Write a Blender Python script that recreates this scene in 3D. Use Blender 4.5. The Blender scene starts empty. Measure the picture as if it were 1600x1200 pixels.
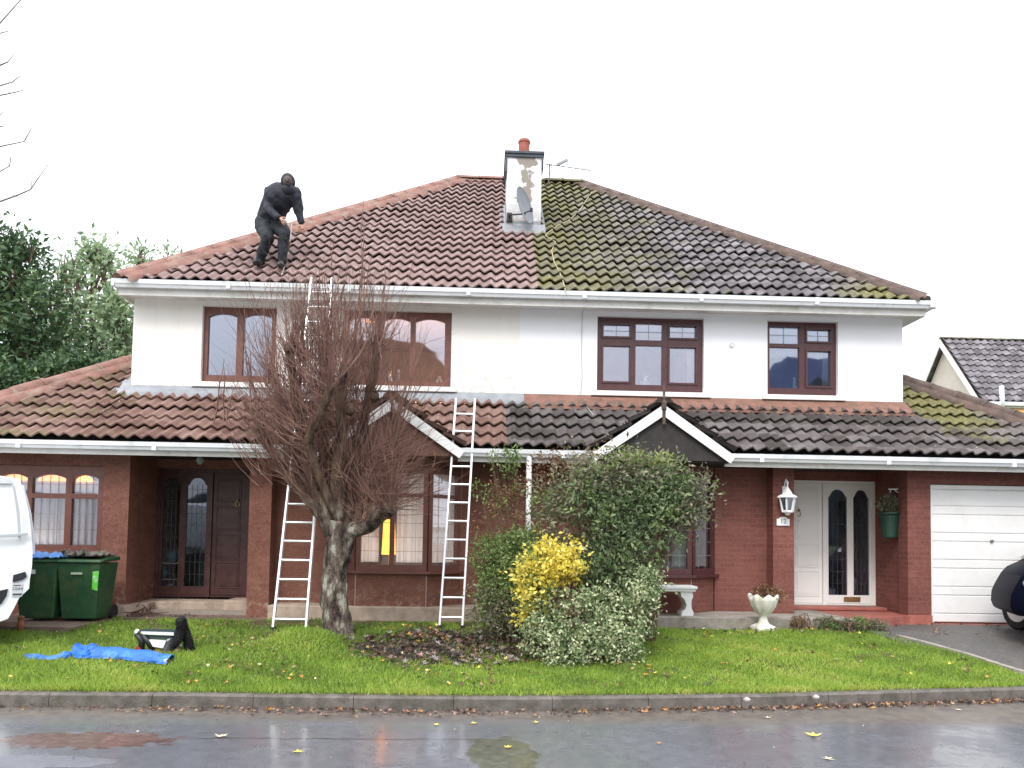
import bpy, math, random
import numpy as np
from mathutils import Vector, Matrix
random.seed(7); rng=np.random.default_rng(7)
PI=math.pi; rad=math.radians
sc=bpy.context.scene
# ------------------------------------------------------------------ camera
H=1.6; FPX=1155.0; CY=788.26
yaw,pit,rol=rad(1.955),rad(2.565),rad(0.909)
Fw=Vector((math.sin(yaw)*math.cos(pit),math.cos(yaw)*math.cos(pit),math.sin(pit)))
r0=Vector((math.cos(yaw),-math.sin(yaw),0)); u0=r0.cross(Fw)
Rr=r0*math.cos(rol)+u0*math.sin(rol); Uu=u0*math.cos(rol)-r0*math.sin(rol)
cam=bpy.data.cameras.new('camera'); camo=bpy.data.objects.new('camera',cam); sc.collection.objects.link(camo)
cam.sensor_width=36; cam.lens=FPX/1600*36; cam.shift_y=(CY-600)/1600; cam.clip_end=6000; cam.clip_start=.05
m=Matrix((Rr,Uu,-Fw)).transposed().to_4x4(); m.translation=(0,0,H); camo.matrix_world=m
sc.camera=camo
# ------------------------------------------------------------------ sky, sun, exposure
SUN_EL,SUN_AZ=rad(48),rad(200)      # high veiled sun behind the viewer
w=bpy.data.worlds.new('World'); sc.world=w; w.use_nodes=True
nt=w.node_tree; nt.nodes.clear()
sky=nt.nodes.new('ShaderNodeTexSky'); sky.sky_type='NISHITA'; sky.sun_disc=False
sky.sun_elevation=SUN_EL; sky.sun_rotation=SUN_AZ; sky.dust_density=4; sky.air_density=1
mix=nt.nodes.new('ShaderNodeMix'); mix.data_type='RGBA'; mix.inputs[0].default_value=.9
cr=nt.nodes.new('ShaderNodeCombineColor'); cr.inputs[0].default_value=8.9; cr.inputs[1].default_value=9.1; cr.inputs[2].default_value=9.5
bg=nt.nodes.new('ShaderNodeBackground'); bg.inputs[1].default_value=.1
ow=nt.nodes.new('ShaderNodeOutputWorld')
nt.links.new(sky.outputs[0],mix.inputs[6]); nt.links.new(cr.outputs[0],mix.inputs[7]); tcw=nt.nodes.new('ShaderNodeTexCoord'); sxw=nt.nodes.new('ShaderNodeSeparateXYZ'); mrw=nt.nodes.new('ShaderNodeMapRange'); mrw.inputs[3].default_value=.62; mrw.inputs[4].default_value=1.62
vmw=nt.nodes.new('ShaderNodeVectorMath'); vmw.operation='SCALE'
nt.links.new(tcw.outputs['Generated'],sxw.inputs[0]); nt.links.new(sxw.outputs[2],mrw.inputs[0]); nt.links.new(mix.outputs[2],vmw.inputs[0]); nt.links.new(mrw.outputs[0],vmw.inputs['Scale'])
nt.links.new(vmw.outputs[0],bg.inputs[0]); nt.links.new(bg.outputs[0],ow.inputs[0])
sl=bpy.data.lights.new('sun','SUN'); sl.energy=.9; sl.angle=rad(18); sl.color=(1,.97,.92)
so=bpy.data.objects.new('sun',sl); sc.collection.objects.link(so)
sd=Vector((math.sin(SUN_AZ)*math.cos(SUN_EL),math.cos(SUN_AZ)*math.cos(SUN_EL),math.sin(SUN_EL)))
so.rotation_euler=sd.to_track_quat('Z','Y').to_euler()
sc.view_settings.view_transform='Standard'; sc.view_settings.look='None'; sc.view_settings.gamma=1
sc.view_settings.use_curve_mapping=False; sc.view_settings.exposure=1.12
# ------------------------------------------------------------------ helpers
COL=sc.collection
def ray(px,py): return Fw+Rr*((px-800)/FPX)-Uu*((py-CY)/FPX)
def at(px,py,Y):
    d=ray(px,py); return Vector((0,0,H))+d*(Y/d.y)
def link(o,parent=None,loc=None):
    COL.objects.link(o)
    if parent is not None:
        o.parent=parent; 
        o.matrix_parent_inverse=WM[parent.name].inverted()
    WM[o.name]=Matrix.Identity(4) if loc is None else Matrix.Translation(loc)
    return o
WM={}
def tag(o,label=None,cat=None,group=None,kind=None):
    if label:o['label']=label
    if cat:o['category']=cat
    if group:o['group']=group
    if kind:o['kind']=kind
    return o
def thing(name,label,cat,loc=(0,0,0),group=None):
    o=bpy.data.objects.new(name,None); o.location=loc; o.empty_display_size=.1
    link(o,None,Vector(loc)); return tag(o,label,cat,group)
class MB:
    def __init__(s): s.v=[];s.f=[];s.m=[];s.smooth=False
    def add(s,v,f,m=0):
        b=len(s.v); s.v+= [tuple(p) for p in v]; s.f+=[tuple(i+b for i in q) for q in f]; s.m+=[m]*len(f); return s
    def box(s,x0,x1,y0,y1,z0,z1,m=0):
        x0,x1=sorted((x0,x1));y0,y1=sorted((y0,y1));z0,z1=sorted((z0,z1))
        v=[(x,y,z) for z in (z0,z1) for y in (y0,y1) for x in (x0,x1)]
        return s.add(v,[(0,2,3,1),(4,5,7,6),(0,1,5,4),(2,6,7,3),(0,4,6,2),(1,3,7,5)],m)
    def prism(s,pts,ax,a,b,m=0):
        """polygon pts (2-tuples) extruded along ax from a to b"""
        def P(p,c):
            if ax=='y': return (p[0],c,p[1])
            if ax=='x': return (c,p[0],p[1])
            return (p[0],p[1],c)
        n=len(pts); v=[P(p,a) for p in pts]+[P(p,b) for p in pts]
        f=[tuple(range(n)),tuple(range(2*n-1,n-1,-1))]+[(i,i+n,(i+1)%n+n,(i+1)%n) for i in range(n)]
        return s.add(v,f,m)
    def tube(s,pts,r,n=8,m=0,cap=True):
        pts=[Vector(p) for p in pts]; k=len(pts)
        if not hasattr(r,'__len__'): r=[r]*k
        v=[];f=[]
        prev=None
        for i,p in enumerate(pts):
            t=(pts[min(i+1,k-1)]-pts[max(i-1,0)]).normalized()
            if prev is None:
                a=t.orthogonal().normalized()
            else:
                a=(prev-t*prev.dot(t)); a=a.normalized() if a.length>1e-6 else t.orthogonal().normalized()
            prev=a; b=t.cross(a)
            for j in range(n):
                th=2*PI*j/n; v.append(p+a*(math.cos(th)*r[i])+b*(math.sin(th)*r[i]))
        for i in range(k-1):
            for j in range(n):
                f.append((i*n+j,i*n+(j+1)%n,(i+1)*n+(j+1)%n,(i+1)*n+j))
        if cap: f.append(tuple(range(n-1,-1,-1))); f.append(tuple((k-1)*n+j for j in range(n)))
        return s.add(v,f,m)
    def lathe(s,prof,c,n=24,m=0,mat=None,cap=True):
        v=[];f=[];k=len(prof);c=Vector(c)
        for r,z in prof:
            for j in range(n):
                th=2*PI*j/n; p=Vector((r*math.cos(th),r*math.sin(th),z))
                if mat: p=mat@p
                v.append(c+p)
        for i in range(k-1):
            for j in range(n): f.append((i*n+j,i*n+(j+1)%n,(i+1)*n+(j+1)%n,(i+1)*n+j))
        if cap: f.append(tuple(range(n-1,-1,-1))); f.append(tuple((k-1)*n+j for j in range(n)))
        return s.add(v,f,m)
    def beam(s,a,b,w,h,m=0,up=(0,0,1)):
        a=Vector(a);b=Vector(b);t=(b-a).normalized();x=t.cross(Vector(up)).normalized();y=x.cross(t)
        v=[p+x*(i*w/2)+y*(j*h/2) for p in (a,b) for i,j in ((-1,-1),(1,-1),(1,1),(-1,1))]
        return s.add(v,[(3,2,1,0),(4,5,6,7),(0,1,5,4),(1,2,6,5),(2,3,7,6),(3,0,4,7)],m)
    def build(s,name,mats,parent=None,smooth=False,bevel=0,loc=None):
        me=bpy.data.meshes.new(name)
        v=s.v
        if loc is not None: L=Vector(loc); v=[tuple(Vector(p)-L) for p in v]
        me.from_pydata(v,[],s.f); me.update()
        if not isinstance(mats,(list,tuple)): mats=[mats]
        for q in mats: me.materials.append(q)
        if len(mats)>1: me.polygons.foreach_set('material_index',s.m)
        if smooth: me.polygons.foreach_set('use_smooth',[True]*len(me.polygons))
        o=bpy.data.objects.new(name,me)
        link(o,parent)
        if loc is not None: o.location=loc
        if bevel:
            b=o.modifiers.new('bevel','BEVEL'); b.width=bevel; b.segments=2; b.limit_method='ANGLE'
        return o
def fast(name,V,F,mat,parent=None,rnd=None,smooth=False):
    V=np.asarray(V,dtype=np.float32);F=np.asarray(F,dtype=np.int32)
    me=bpy.data.meshes.new(name); n,k=F.shape
    me.vertices.add(len(V)); me.vertices.foreach_set('co',V.ravel())
    me.loops.add(n*k); me.loops.foreach_set('vertex_index',F.ravel())
    me.polygons.add(n); me.polygons.foreach_set('loop_start',np.arange(0,n*k,k,dtype=np.int32)); 
    try: me.polygons.foreach_set('loop_total',np.full(n,k,dtype=np.int32))
    except Exception: pass
    if rnd is not None:
        a=me.attributes.new('rnd','FLOAT','FACE'); a.data.foreach_set('value',np.asarray(rnd,dtype=np.float32))
    if smooth: me.polygons.foreach_set('use_smooth',np.ones(n,dtype=bool))
    me.update(calc_edges=True); me.validate()
    for q in (mat if isinstance(mat,(list,tuple)) else [mat]): me.materials.append(q)
    o=bpy.data.objects.new(name,me); link(o,parent); return o
# ------------------------------------------------------------------ materials
class NT:
    def __init__(s,name):
        s.mat=bpy.data.materials.new(name); s.mat.use_nodes=True; s.t=s.mat.node_tree; s.t.nodes.clear()
        s.out=s.t.nodes.new('ShaderNodeOutputMaterial'); s.p=s.t.nodes.new('ShaderNodeBsdfPrincipled')
        s.t.links.new(s.p.outputs[0],s.out.inputs[0])
        s.tc=s.t.nodes.new('ShaderNodeTexCoord').outputs['Object']
    def n(s,t,**k):
        q=s.t.nodes.new(t)
        for a,b in k.items(): setattr(q,a,b)
        return q
    def l(s,a,b): s.t.links.new(a,b)
    def noise(s,scale,detail=4,rough=.6,co=None,sc3=None):
        q=s.n('ShaderNodeTexNoise'); q.inputs['Scale'].default_value=scale; q.inputs['Detail'].default_value=detail; q.inputs['Roughness'].default_value=rough
        src=co or s.tc
        if sc3:
            mp=s.n('ShaderNodeMapping'); mp.inputs['Scale'].default_value=sc3; s.l(src,mp.inputs[0]); src=mp.outputs[0]
        s.l(src,q.inputs['Vector']); return q.outputs['Fac']
    def ramp(s,fac,stops):
        q=s.n('ShaderNodeValToRGB'); e=q.color_ramp.elements
        while len(e)<len(stops): e.new(.5)
        for i,(p,c) in enumerate(stops):
            e[i].position=p; e[i].color=(*c,1) if len(c)==3 else c
        s.l(fac,q.inputs[0]); return q.outputs[0]
    def step(s,fac,a,b):
        q=s.n('ShaderNodeMapRange'); q.inputs[1].default_value=a; q.inputs[2].default_value=b; s.l(fac,q.inputs[0]); return q.outputs[0]
    def mix(s,fac,a,b,mode='MIX'):
        q=s.n('ShaderNodeMix',data_type='RGBA',blend_type=mode)
        for v,i in ((fac,0),(a,6),(b,7)):
            if isinstance(v,(int,float)): q.inputs[i].default_value=v
            elif isinstance(v,tuple): q.inputs[i].default_value=(*v,1)
            else: s.l(v,q.inputs[i])
        return q.outputs[2]
    def math(s,op,a,b=0.0):
        q=s.n('ShaderNodeMath',operation=op)
        for v,i in ((a,0),(b,1)):
            if isinstance(v,(int,float)): q.inputs[i].default_value=v
            else: s.l(v,q.inputs[i])
        return q.outputs[0]
    def sep(s,v=None):
        q=s.n('ShaderNodeSeparateXYZ'); s.l(v or s.tc,q.inputs[0]); return q.outputs
    def comb(s,x,y,z):
        q=s.n('ShaderNodeCombineXYZ')
        for i,v in enumerate((x,y,z)):
            if isinstance(v,(int,float)): q.inputs[i].default_value=v
            else: s.l(v,q.inputs[i])
        return q.outputs[0]
    def bump(s,h,st=.3,d=.01):
        q=s.n('ShaderNodeBump'); q.inputs['Strength'].default_value=st; q.inputs['Distance'].default_value=d; s.l(h,q.inputs['Height']); s.l(q.outputs[0],s.p.inputs['Normal']); return q
    def set(s,col=None,rough=None,spec=None,metal=None):
        for k,v in (('Base Color',col),('Roughness',rough),('Specular IOR Level',spec),('Metallic',metal)):
            if v is None: continue
            if isinstance(v,tuple): s.p.inputs[k].default_value=(*v,1)
            elif isinstance(v,(int,float)): s.p.inputs[k].default_value=v
            else: s.l(v,s.p.inputs[k])
        return s.mat
def plain(name,c,rough=.6,var=.15,scale=6,bump=0,spec=.5,metal=0,dirt=None,dscale=2.5):
    t=NT(name); n=t.noise(scale,5)
    a=tuple(x*(1-var) for x in c); b=tuple(min(1,x*(1+var)) for x in c)
    col=t.ramp(n,[(.3,a),(.7,b)])
    if dirt:
        col=t.mix(t.step(t.noise(dscale,6,.7),.5,.72),col,dirt)
    if bump: t.bump(t.noise(scale*8,4),bump,.01)
    return t.set(col,rough,spec,metal)
def brickmat(name,c1,c2,mortar,pale=.0):
    t=NT(name); x,y,z=t.sep()
    v=t.comb(t.math('ADD',x,y),z,0.0)
    b=t.n('ShaderNodeTexBrick'); b.offset=.5; t.l(v,b.inputs['Vector'])
    b.inputs['Scale'].default_value=1; b.inputs['Brick Width'].default_value=.225; b.inputs['Row Height'].default_value=.075
    b.inputs['Mortar Size'].default_value=.009; b.inputs['Mortar Smooth'].default_value=.3; b.inputs['Bias'].default_value=0
    b.inputs['Color1'].default_value=(*c1,1); b.inputs['Color2'].default_value=(*c2,1); b.inputs['Mortar'].default_value=(*mortar,1)
    col=t.mix(t.step(t.noise(1.6,6,.7),.35,.75),b.outputs[0],tuple(q*.68 for q in c1),'MIX')
    col=t.mix(t.math('MULTIPLY',t.step(t.noise(38,3),.35,.75),.45),col,tuple(min(1,q*1.7) for q in c2))
    low=t.step(z,1.0,.45)
    eff=t.math('MULTIPLY',t.step(t.noise(11,6,.7),.52,.66),low)
    col=t.mix(t.math('MULTIPLY',eff,pale),col,(.45,.36,.26))
    t.bump(b.outputs['Fac'],-.5,.006)
    return t.set(col,.8,.3)
def tilemat(name,stops,moss,mossc,edge,speck=(.5,.48,.42)):
    """stops: ramp of per-tile colour; moss(t,x,y,z,n)->mask"""
    t=NT(name); x,y,z=t.sep()
    sn=t.comb(t.math('FLOOR',t.math('DIVIDE',x,.33)),t.math('FLOOR',t.math('DIVIDE',z,.2)),0.0)
    wn=t.n('ShaderNodeTexWhiteNoise',noise_dimensions='3D'); t.l(sn,wn.inputs[0])
    f=t.math('ADD',t.math('MULTIPLY',wn.outputs[0],.35),t.math('MULTIPLY',t.noise(3.2,6,.7),.65))
    col=t.ramp(f,stops)
    col=t.mix(t.math('MULTIPLY',t.step(t.noise(45,3,.7),.45,.7),.35),col,edge)
    col=t.mix(t.step(t.noise(26,2),.70,.74),col,speck)
    if moss is not None: col=t.mix(moss(t,x,y,z),col,mossc(t) if callable(mossc) else mossc)
    t.bump(t.noise(60,4),.5,.01)
    return t.set(col,.75,.35)
def glassmat(name,fac,tint=(.82,.86,1)):
    t=NT(name); t.t.nodes.remove(t.p)
    g=t.n('ShaderNodeBsdfGlossy'); g.inputs[0].default_value=(*tint,1); g.inputs[1].default_value=.02
    tr=t.n('ShaderNodeBsdfTransparent'); tr.inputs[0].default_value=(.85,.88,.9,1)
    lw=t.n('ShaderNodeFresnel'); lw.inputs[0].default_value=1.5
    f=t.math('ADD',t.math('MULTIPLY',lw.outputs[0],1.5),fac)
    mx=t.n('ShaderNodeMixShader'); t.l(f,mx.inputs[0]); t.l(tr.outputs[0],mx.inputs[1]); t.l(g.outputs[0],mx.inputs[2]); t.l(mx.outputs[0],t.out.inputs[0])
    b=t.n('ShaderNodeBump'); b.inputs['Strength'].default_value=.04; b.inputs['Distance'].default_value=.02; t.l(t.noise(2.5,1),b.inputs['Height']); t.l(b.outputs[0],g.inputs['Normal'])
    return t.mat
def leafmat(name,stops,trans=.25,rough=.5,scale=2.2):
    t=NT(name); a=t.n('ShaderNodeAttribute',attribute_name='rnd')
    f=t.math('ADD',t.math('MULTIPLY',a.outputs['Fac'],.75),t.math('MULTIPLY',t.noise(scale,3),.25))
    col=t.ramp(f,stops); t.set(col,rough,.4)
    tl=t.n('ShaderNodeBsdfTranslucent'); t.l(col,tl.inputs[0]); mx=t.n('ShaderNodeMixShader'); mx.inputs[0].default_value=trans
    t.l(t.p.outputs[0],mx.inputs[1]); t.l(tl.outputs[0],mx.inputs[2]); t.l(mx.outputs[0],t.out.inputs[0])
    return t.mat
def emit(name,c,s):
    t=NT(name); t.p.inputs['Base Color'].default_value=(*c,1); t.p.inputs['Emission Color'].default_value=(*c,1); t.p.inputs['Emission Strength'].default_value=s; return t.mat
M={}
def wallmat(name,c,dirty):
    t=NT(name); x,y,z=t.sep()
    n=t.noise(1.3,6,.65); streak=t.noise(1,5,.7,sc3=(7,7,.7))
    col=t.mix(t.math('MULTIPLY',t.step(n,.45,.75),.14 if dirty else .05),c,(.66,.58,.50))
    col=t.mix(t.math('MULTIPLY',t.step(streak,.5,.8),.22 if dirty else .06),col,(.55,.51,.46))
    if dirty:
        low=t.math('MULTIPLY',t.step(z,4.5,3.75),t.step(t.noise(9,6,.75),.48,.66))
        col=t.mix(t.math('MULTIPLY',low,.8),col,(.36,.33,.29))
        col=t.mix(t.step(t.noise(14,2),.77,.79),col,(.3,.27,.24))
    st=t.math('MULTIPLY',t.step(z,3.55,3.9),t.step(t.noise(1,4,.7,sc3=(16,16,.5)),.56,.72)); col=t.mix(t.math('MULTIPLY',t.math('MULTIPLY',st,t.step(z,4.3,3.95)),.35),col,(.42,.40,.36))
    t.bump(t.noise(90,4),.25,.008)
    return t.set(col,.85,.2)
M['wallL']=wallmat('old white render',(.80,.785,.75),True)
M['wallR']=wallmat('fresh white render',(.82,.83,.86),False)
M['brickL']=brickmat('old red brick',(.15,.058,.041),(.225,.098,.07),(.16,.088,.068),.7)
M['brickR']=brickmat('red brick',(.145,.052,.042),(.205,.077,.062),(.20,.096,.078),.0)
def mossUR(t,x,y,z):
    n=t.noise(2.6,7,.72)
    near=t.step(x,4.2,.4); top=t.step(z,8.4,9.4); right=t.math('MULTIPLY',t.math('MULTIPLY',t.step(x,5.3,6.3),t.step(z,6.2,5.7)),1.3)
    s=t.math('MAXIMUM',t.math('MAXIMUM',near,t.math('MULTIPLY',top,.9)),right)
    return t.step(t.math('ADD',n,t.math('MULTIPLY',s,.42)),.56,.92)
def mossc(t): return t.ramp(t.noise(19,4,.7),[(.3,(.08,.072,.032)),(.5,(.145,.135,.05)),(.7,(.26,.245,.10))])
def mossLR(t,x,y,z):
    n=t.noise(2.4,7,.72); near=t.math('MULTIPLY',t.math('MULTIPLY',t.step(x,6.6,7.0),t.step(x,8.4,7.6)),t.step(z,3.0,3.6))
    return t.step(t.math('ADD',n,t.math('MULTIPLY',near,.46)),.66,.84)
def mossLL(t,x,y,z):
    n=t.noise(2.6,6,.7); near=t.step(x,-4.2,-6.2)
    return t.math('MULTIPLY',t.step(t.math('ADD',n,t.math('MULTIPLY',near,.1)),.58,.72),.8)
M['tileUL']=tilemat('cleaned pinkish tiles',[(.25,(.20,.135,.125)),(.5,(.25,.172,.16)),(.75,(.31,.22,.207))],None,None,(.20,.12,.11))
M['tileUR']=tilemat('weathered grey tiles',[(.3,(.075,.066,.07)),(.5,(.14,.125,.135)),(.7,(.24,.22,.235))],mossUR,mossc,(.08,.065,.06))
M['tileLL']=tilemat('brown lower tiles',[(.3,(.13,.068,.055)),(.5,(.19,.11,.09)),(.7,(.27,.17,.145))],mossLL,(.17,.145,.07),(.15,.09,.065))
M['tileLR']=tilemat('dark lower tiles',[(.3,(.045,.036,.034)),(.5,(.095,.08,.078)),(.7,(.17,.15,.147))],mossLR,mossc,(.05,.04,.035),(.45,.4,.33))
M['tileN']=tilemat('far tiles',[(.3,(.09,.08,.09)),(.5,(.17,.155,.17)),(.7,(.27,.25,.27))],None,None,(.08,.07,.08))
M['ridgeL']=plain('terracotta mortar',(.24,.12,.095),.8,.3,5,.6,dirt=(.30,.24,.19),dscale=4)
M['ridgeR']=plain('mossy ridge',(.10,.085,.06),.9,.4,7,.8,dirt=(.17,.18,.04),dscale=3)
M['ridgeG']=plain('brown dull ridge',(.11,.075,.062),.9,.4,7,.8,dirt=(.06,.045,.04),dscale=4)
M['lead']=plain('lead flashing',(.27,.285,.31),.6,.2,8,.4,dirt=(.24,.25,.27))
M['mortar']=plain('red mortar fillet',(.22,.11,.082),.85,.3,8,.6,dirt=(.10,.085,.05),dscale=5)
M['pvc']=plain('white plastic gutter',(.72,.74,.76),.35,.05,3,dirt=(.50,.52,.50),dscale=3)
M['white']=plain('white paint',(.80,.80,.79),.45,.03,4)
M['fascia']=plain('white soffit board',(.70,.69,.66),.5,.06,4,dirt=(.5,.47,.4))
M['frameL']=plain('brown window frame',(.15,.058,.042),.4,.2,10)
M['frameR']=plain('dark mahogany frame',(.075,.026,.028),.35,.2,12)
M['sill']=plain('painted sill',(.80,.79,.76),.6,.05,5,dirt=(.6,.57,.5))
M['glass']=glassmat('window glass',.17)
M['glassD']=glassmat('dim glass',.02)
M['dark']=plain('dark interior',(.05,.045,.045),.9)
M['inter']=plain('room wall',(.30,.25,.21),.9)
M['lead_line']=plain('leaded bar',(.22,.22,.22),.5)
t=NT('net curtain'); t.set(t.ramp(t.noise(20,4),[(.3,(.80,.79,.79)),(.7,(.90,.89,.89))]),.9,.2); tl_=t.n('ShaderNodeBsdfTranslucent'); tl_.inputs[0].default_value=(.85,.84,.83,1); mx_=t.n('ShaderNodeMixShader'); mx_.inputs[0].default_value=.4
t.l(t.p.outputs[0],mx_.inputs[1]); t.l(tl_.outputs[0],mx_.inputs[2]); t.l(mx_.outputs[0],t.out.inputs[0]); M['net']=t.mat
M['timber']=plain('dark stained gable',(.028,.022,.022),.7,.3,12,.4)
M['timberL']=plain('brown stained gable',(.13,.06,.042),.7,.3,12,.4)
M['doorR']=plain('white door paint',(.84,.83,.80),.4,.03,3)
M['doorL']=plain('dark brown door',(.07,.026,.024),.45,.3,10,dirt=(.09,.05,.045))
M['brass']=plain('brass',(.50,.36,.16),.35,.2,20,metal=.9)
M['garage']=plain('white garage steel',(.82,.81,.80),.35,.03,2,dirt=(.74,.72,.70))
M['concrete']=plain('concrete',(.30,.27,.235),.85,.25,8,.5,dirt=(.17,.14,.11))
M['plinth']=plain('beige plinth',(.42,.33,.26),.85,.2,6,.4,dirt=(.20,.14,.10))
M['redstep']=plain('red painted step',(.34,.11,.085),.6,.25,6,.3,dirt=(.18,.08,.07))
M['tarmac']=plain('driveway tarmac',(.10,.095,.09),.6,.3,30,.7,dirt=(.16,.14,.12),dscale=5)
M['pave']=plain('brown damp paving',(.17,.12,.095),.6,.3,6,.5,dirt=(.10,.075,.06))
M['kerb']=plain('kerb stone',(.115,.10,.088),.6,.4,9,.8,dirt=(.05,.05,.028),dscale=4)
M['black']=plain('black plastic',(.012,.012,.014),.45,.2)
M['rubber']=plain('rubber',(.015,.015,.016),.7,.2)
M['alu']=plain('aluminium',(.72,.73,.75),.35,.06,20,metal=.35)
M['steel']=plain('grey steel',(.20,.21,.22),.45,.2,metal=.5)
# ------------------------------------------------------------------ ground
KX=[-60,-20,-8,-4.39,-2.7,-.9,.26,1.47,2.74,4.14,5.6,8,20,60]; KY=[6.2,6.5,6.75,6.9,6.92,6.88,6.88,6.98,7.1,7.33,7.55,7.95,10.2,18]
def ky(x): return np.interp(x,KX,KY)
def gz(x,y):
    x=np.asarray(x,dtype=float);y=np.asarray(y,dtype=float)
    k=ky(x)+.12; t=np.clip((y-k)/(9.8-k),0,1)
    z=.125+.275*t
    z=z+.20*np.exp(-((x+2.12)**2/.22+(y-8.60)**2/.14))+.05*np.exp(-((x+1.9)**2/.2+(y-9.15)**2/.15))
    z=z+.012*np.sin(x*2.3+1)*np.sin(y*3.1)*np.clip(t*6,0,1)
    return z
def G(x,y): return float(gz(x,y))
MB().add([(-900,-900,-.06),(900,-900,-.06),(900,900,-.06),(-900,900,-.06)],[(0,1,2,3)]).build('ground',plain('far grass',(.08,.11,.04),.9,.3,.3))
tag(bpy.data.objects['ground'],kind='structure')
# wet road
t=NT('wet asphalt'); x,y,z=t.sep()
wet=t.noise(1.1,5,.6); fine=t.noise(130,3,.7); mid=t.noise(9,5,.7)
def blob(cx,cy,rx,ry,nz=.35,sc=3.5):
    d=t.math('SQRT',t.math('ADD',t.math('POWER',t.math('DIVIDE',t.math('SUBTRACT',x,cx),rx),2),t.math('POWER',t.math('DIVIDE',t.math('SUBTRACT',y,cy),ry),2)))
    d=t.math('ADD',d,t.math('MULTIPLY',t.math('SUBTRACT',t.noise(sc,5,.65),.5),nz*4))
    return t.step(d,1.05,.92)
pud=t.math('MAXIMUM',blob(-3.1,5.85,.62,.2),t.math('MAXIMUM',blob(.12,5.55,.28,.42),blob(-3.4,5.3,.8,.15)))
gut=t.step(t.math('ADD',t.math('SUBTRACT',y,6.55),t.math('MULTIPLY',t.noise(1.7,4),.5)),.05,.35)
rg=t.math('ADD',t.math('MULTIPLY',t.step(wet,.35,.7),.20),t.math('MULTIPLY',mid,.12))
rg=t.math('ADD',rg,.14)
rg=t.mix(t.math('MAXIMUM',pud,t.math('MULTIPLY',gut,.5)),rg,(.55,.55,.55)); 
col=t.ramp(mid,[(.3,(.10,.105,.125)),(.7,(.16,.165,.19))])
col=t.mix(t.math('MULTIPLY',t.step(fine,.6,.72),.6),col,(.2,.2,.2))
col=t.mix(t.math('MULTIPLY',gut,.75),col,t.ramp(t.noise(7,5,.7),[(.35,(.07,.05,.038)),(.6,(.15,.12,.085))]))
col=t.mix(t.math('MULTIPLY',blob(-3.05,5.85,.66,.23,.5,9),.9),col,t.ramp(t.noise(14,5,.7),[(.35,(.06,.022,.016)),(.55,(.13,.06,.045)),(.7,(.24,.15,.11))]))
col=t.mix(t.math('MULTIPLY',blob(.14,5.55,.27,.45,.3,4),.85),col,t.ramp(t.noise(14,5,.7),[(.35,(.025,.028,.012)),(.65,(.10,.10,.06))]))
joint=t.math('ABSOLUTE',t.math('ADD',t.math('SUBTRACT',y,5.92),t.math('MULTIPLY',t.math('SUBTRACT',t.noise(2,4),.5),.14)))
jm=t.math('MULTIPLY',t.step(joint,.014,.006),t.math('MULTIPLY',t.step(x,-2.3,-2.2),t.step(x,0,-.1)))
col=t.mix(jm,col,(.015,.015,.015))
h=t.math('ADD',t.math('MULTIPLY',fine,.6),t.math('MULTIPLY',mid,.5)); h=t.math('MULTIPLY',h,t.math('SUBTRACT',1.0,pud))
t.bump(h,.30,.008); M['road']=t.set(col,rg,.7)
cw=t.math('MULTIPLY',t.step(t.math('ADD',wet,t.math('MULTIPLY',mid,.25)),.50,.66),t.math('SUBTRACT',1.0,t.math('MULTIPLY',gut,.85)))
puddle_left=blob(-3.1,5.62,.8,.12,.5,2.5)
cw=t.math('MAXIMUM',cw,puddle_left); t.l(cw,t.p.inputs['Coat Weight']); t.p.inputs['Coat Roughness'].default_value=.15; t.p.inputs['Coat IOR'].default_value=1.55
bm=MB(); vs=[(-60,-14,0)]; 
v=[];f=[]
for i,(a,b) in enumerate(zip(KX,KY)): v+=[(a,-12,0),(a,b,0)]
for i in range(len(KX)-1): f.append((2*i,2*i+2,2*i+3,2*i+1))
tag(bm.add(v,f).build('road',M['road']),kind='structure')
tag(MB().box(-60,60,-30,-12,-.05,.1).build('far_pavement',M['concrete']),kind='structure')
# kerb : stones with joints
xs=np.arange(-14,14,.915); v=[];f=[]
km=MB()
for a in xs:
    sub=np.linspace(a+.002,a+.912,5)
    for i in range(4):
        x0,x1=sub[i],sub[i+1]; y0,y1=ky(x0),ky(x1)
        v=[(x0,y0,-.02),(x1,y1,-.02),(x1,y1+.01,.105),(x0,y0+.01,.105),(x0,y0+.03,.122),(x1,y1+.03,.122),(x1,y1+.125,.122),(x0,y0+.125,.122)]
        km.add(v,[(0,1,2,3),(3,2,5,4),(4,5,6,7)]+([(0,3,4,7)] if i==0 else [])+([(1,6,5,2)] if i==3 else []))
k2=MB()
tag(km.build('kerb',M['kerb']),kind='structure')
# lawn surface
LR=[(7.0,7.0),(5.98,7.7),(5.90,8.2),(5.62,9.2),(5.4,9.7),(5.25,10.05)]   # right edge of the lawn, x by y
def lawn_right(y): return np.interp(y,[7.3,8.0,9.7,10.4],[6.35,6.0,5.45,5.1])
t=NT('turf soil'); n1=t.noise(3,6,.7); n2=t.noise(30,5,.7)
col=t.ramp(n2,[(.3,(.035,.05,.012)),(.55,(.09,.14,.02)),(.8,(.14,.15,.04))])
x,y,z=t.sep()
bed=t.math('ADD',t.math('POWER',t.math('DIVIDE',t.math('SUBTRACT',x,-.15),1.35),2),t.math('POWER',t.math('DIVIDE',t.math('SUBTRACT',y,9.0),1.0),2))
bed=t.math('ADD',bed,t.math('MULTIPLY',t.math('SUBTRACT',n1,.5),1.2))
col=t.mix(t.step(bed,1.1,.8),col,t.ramp(n2,[(.3,(.02,.017,.013)),(.7,(.075,.06,.048))]))
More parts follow.
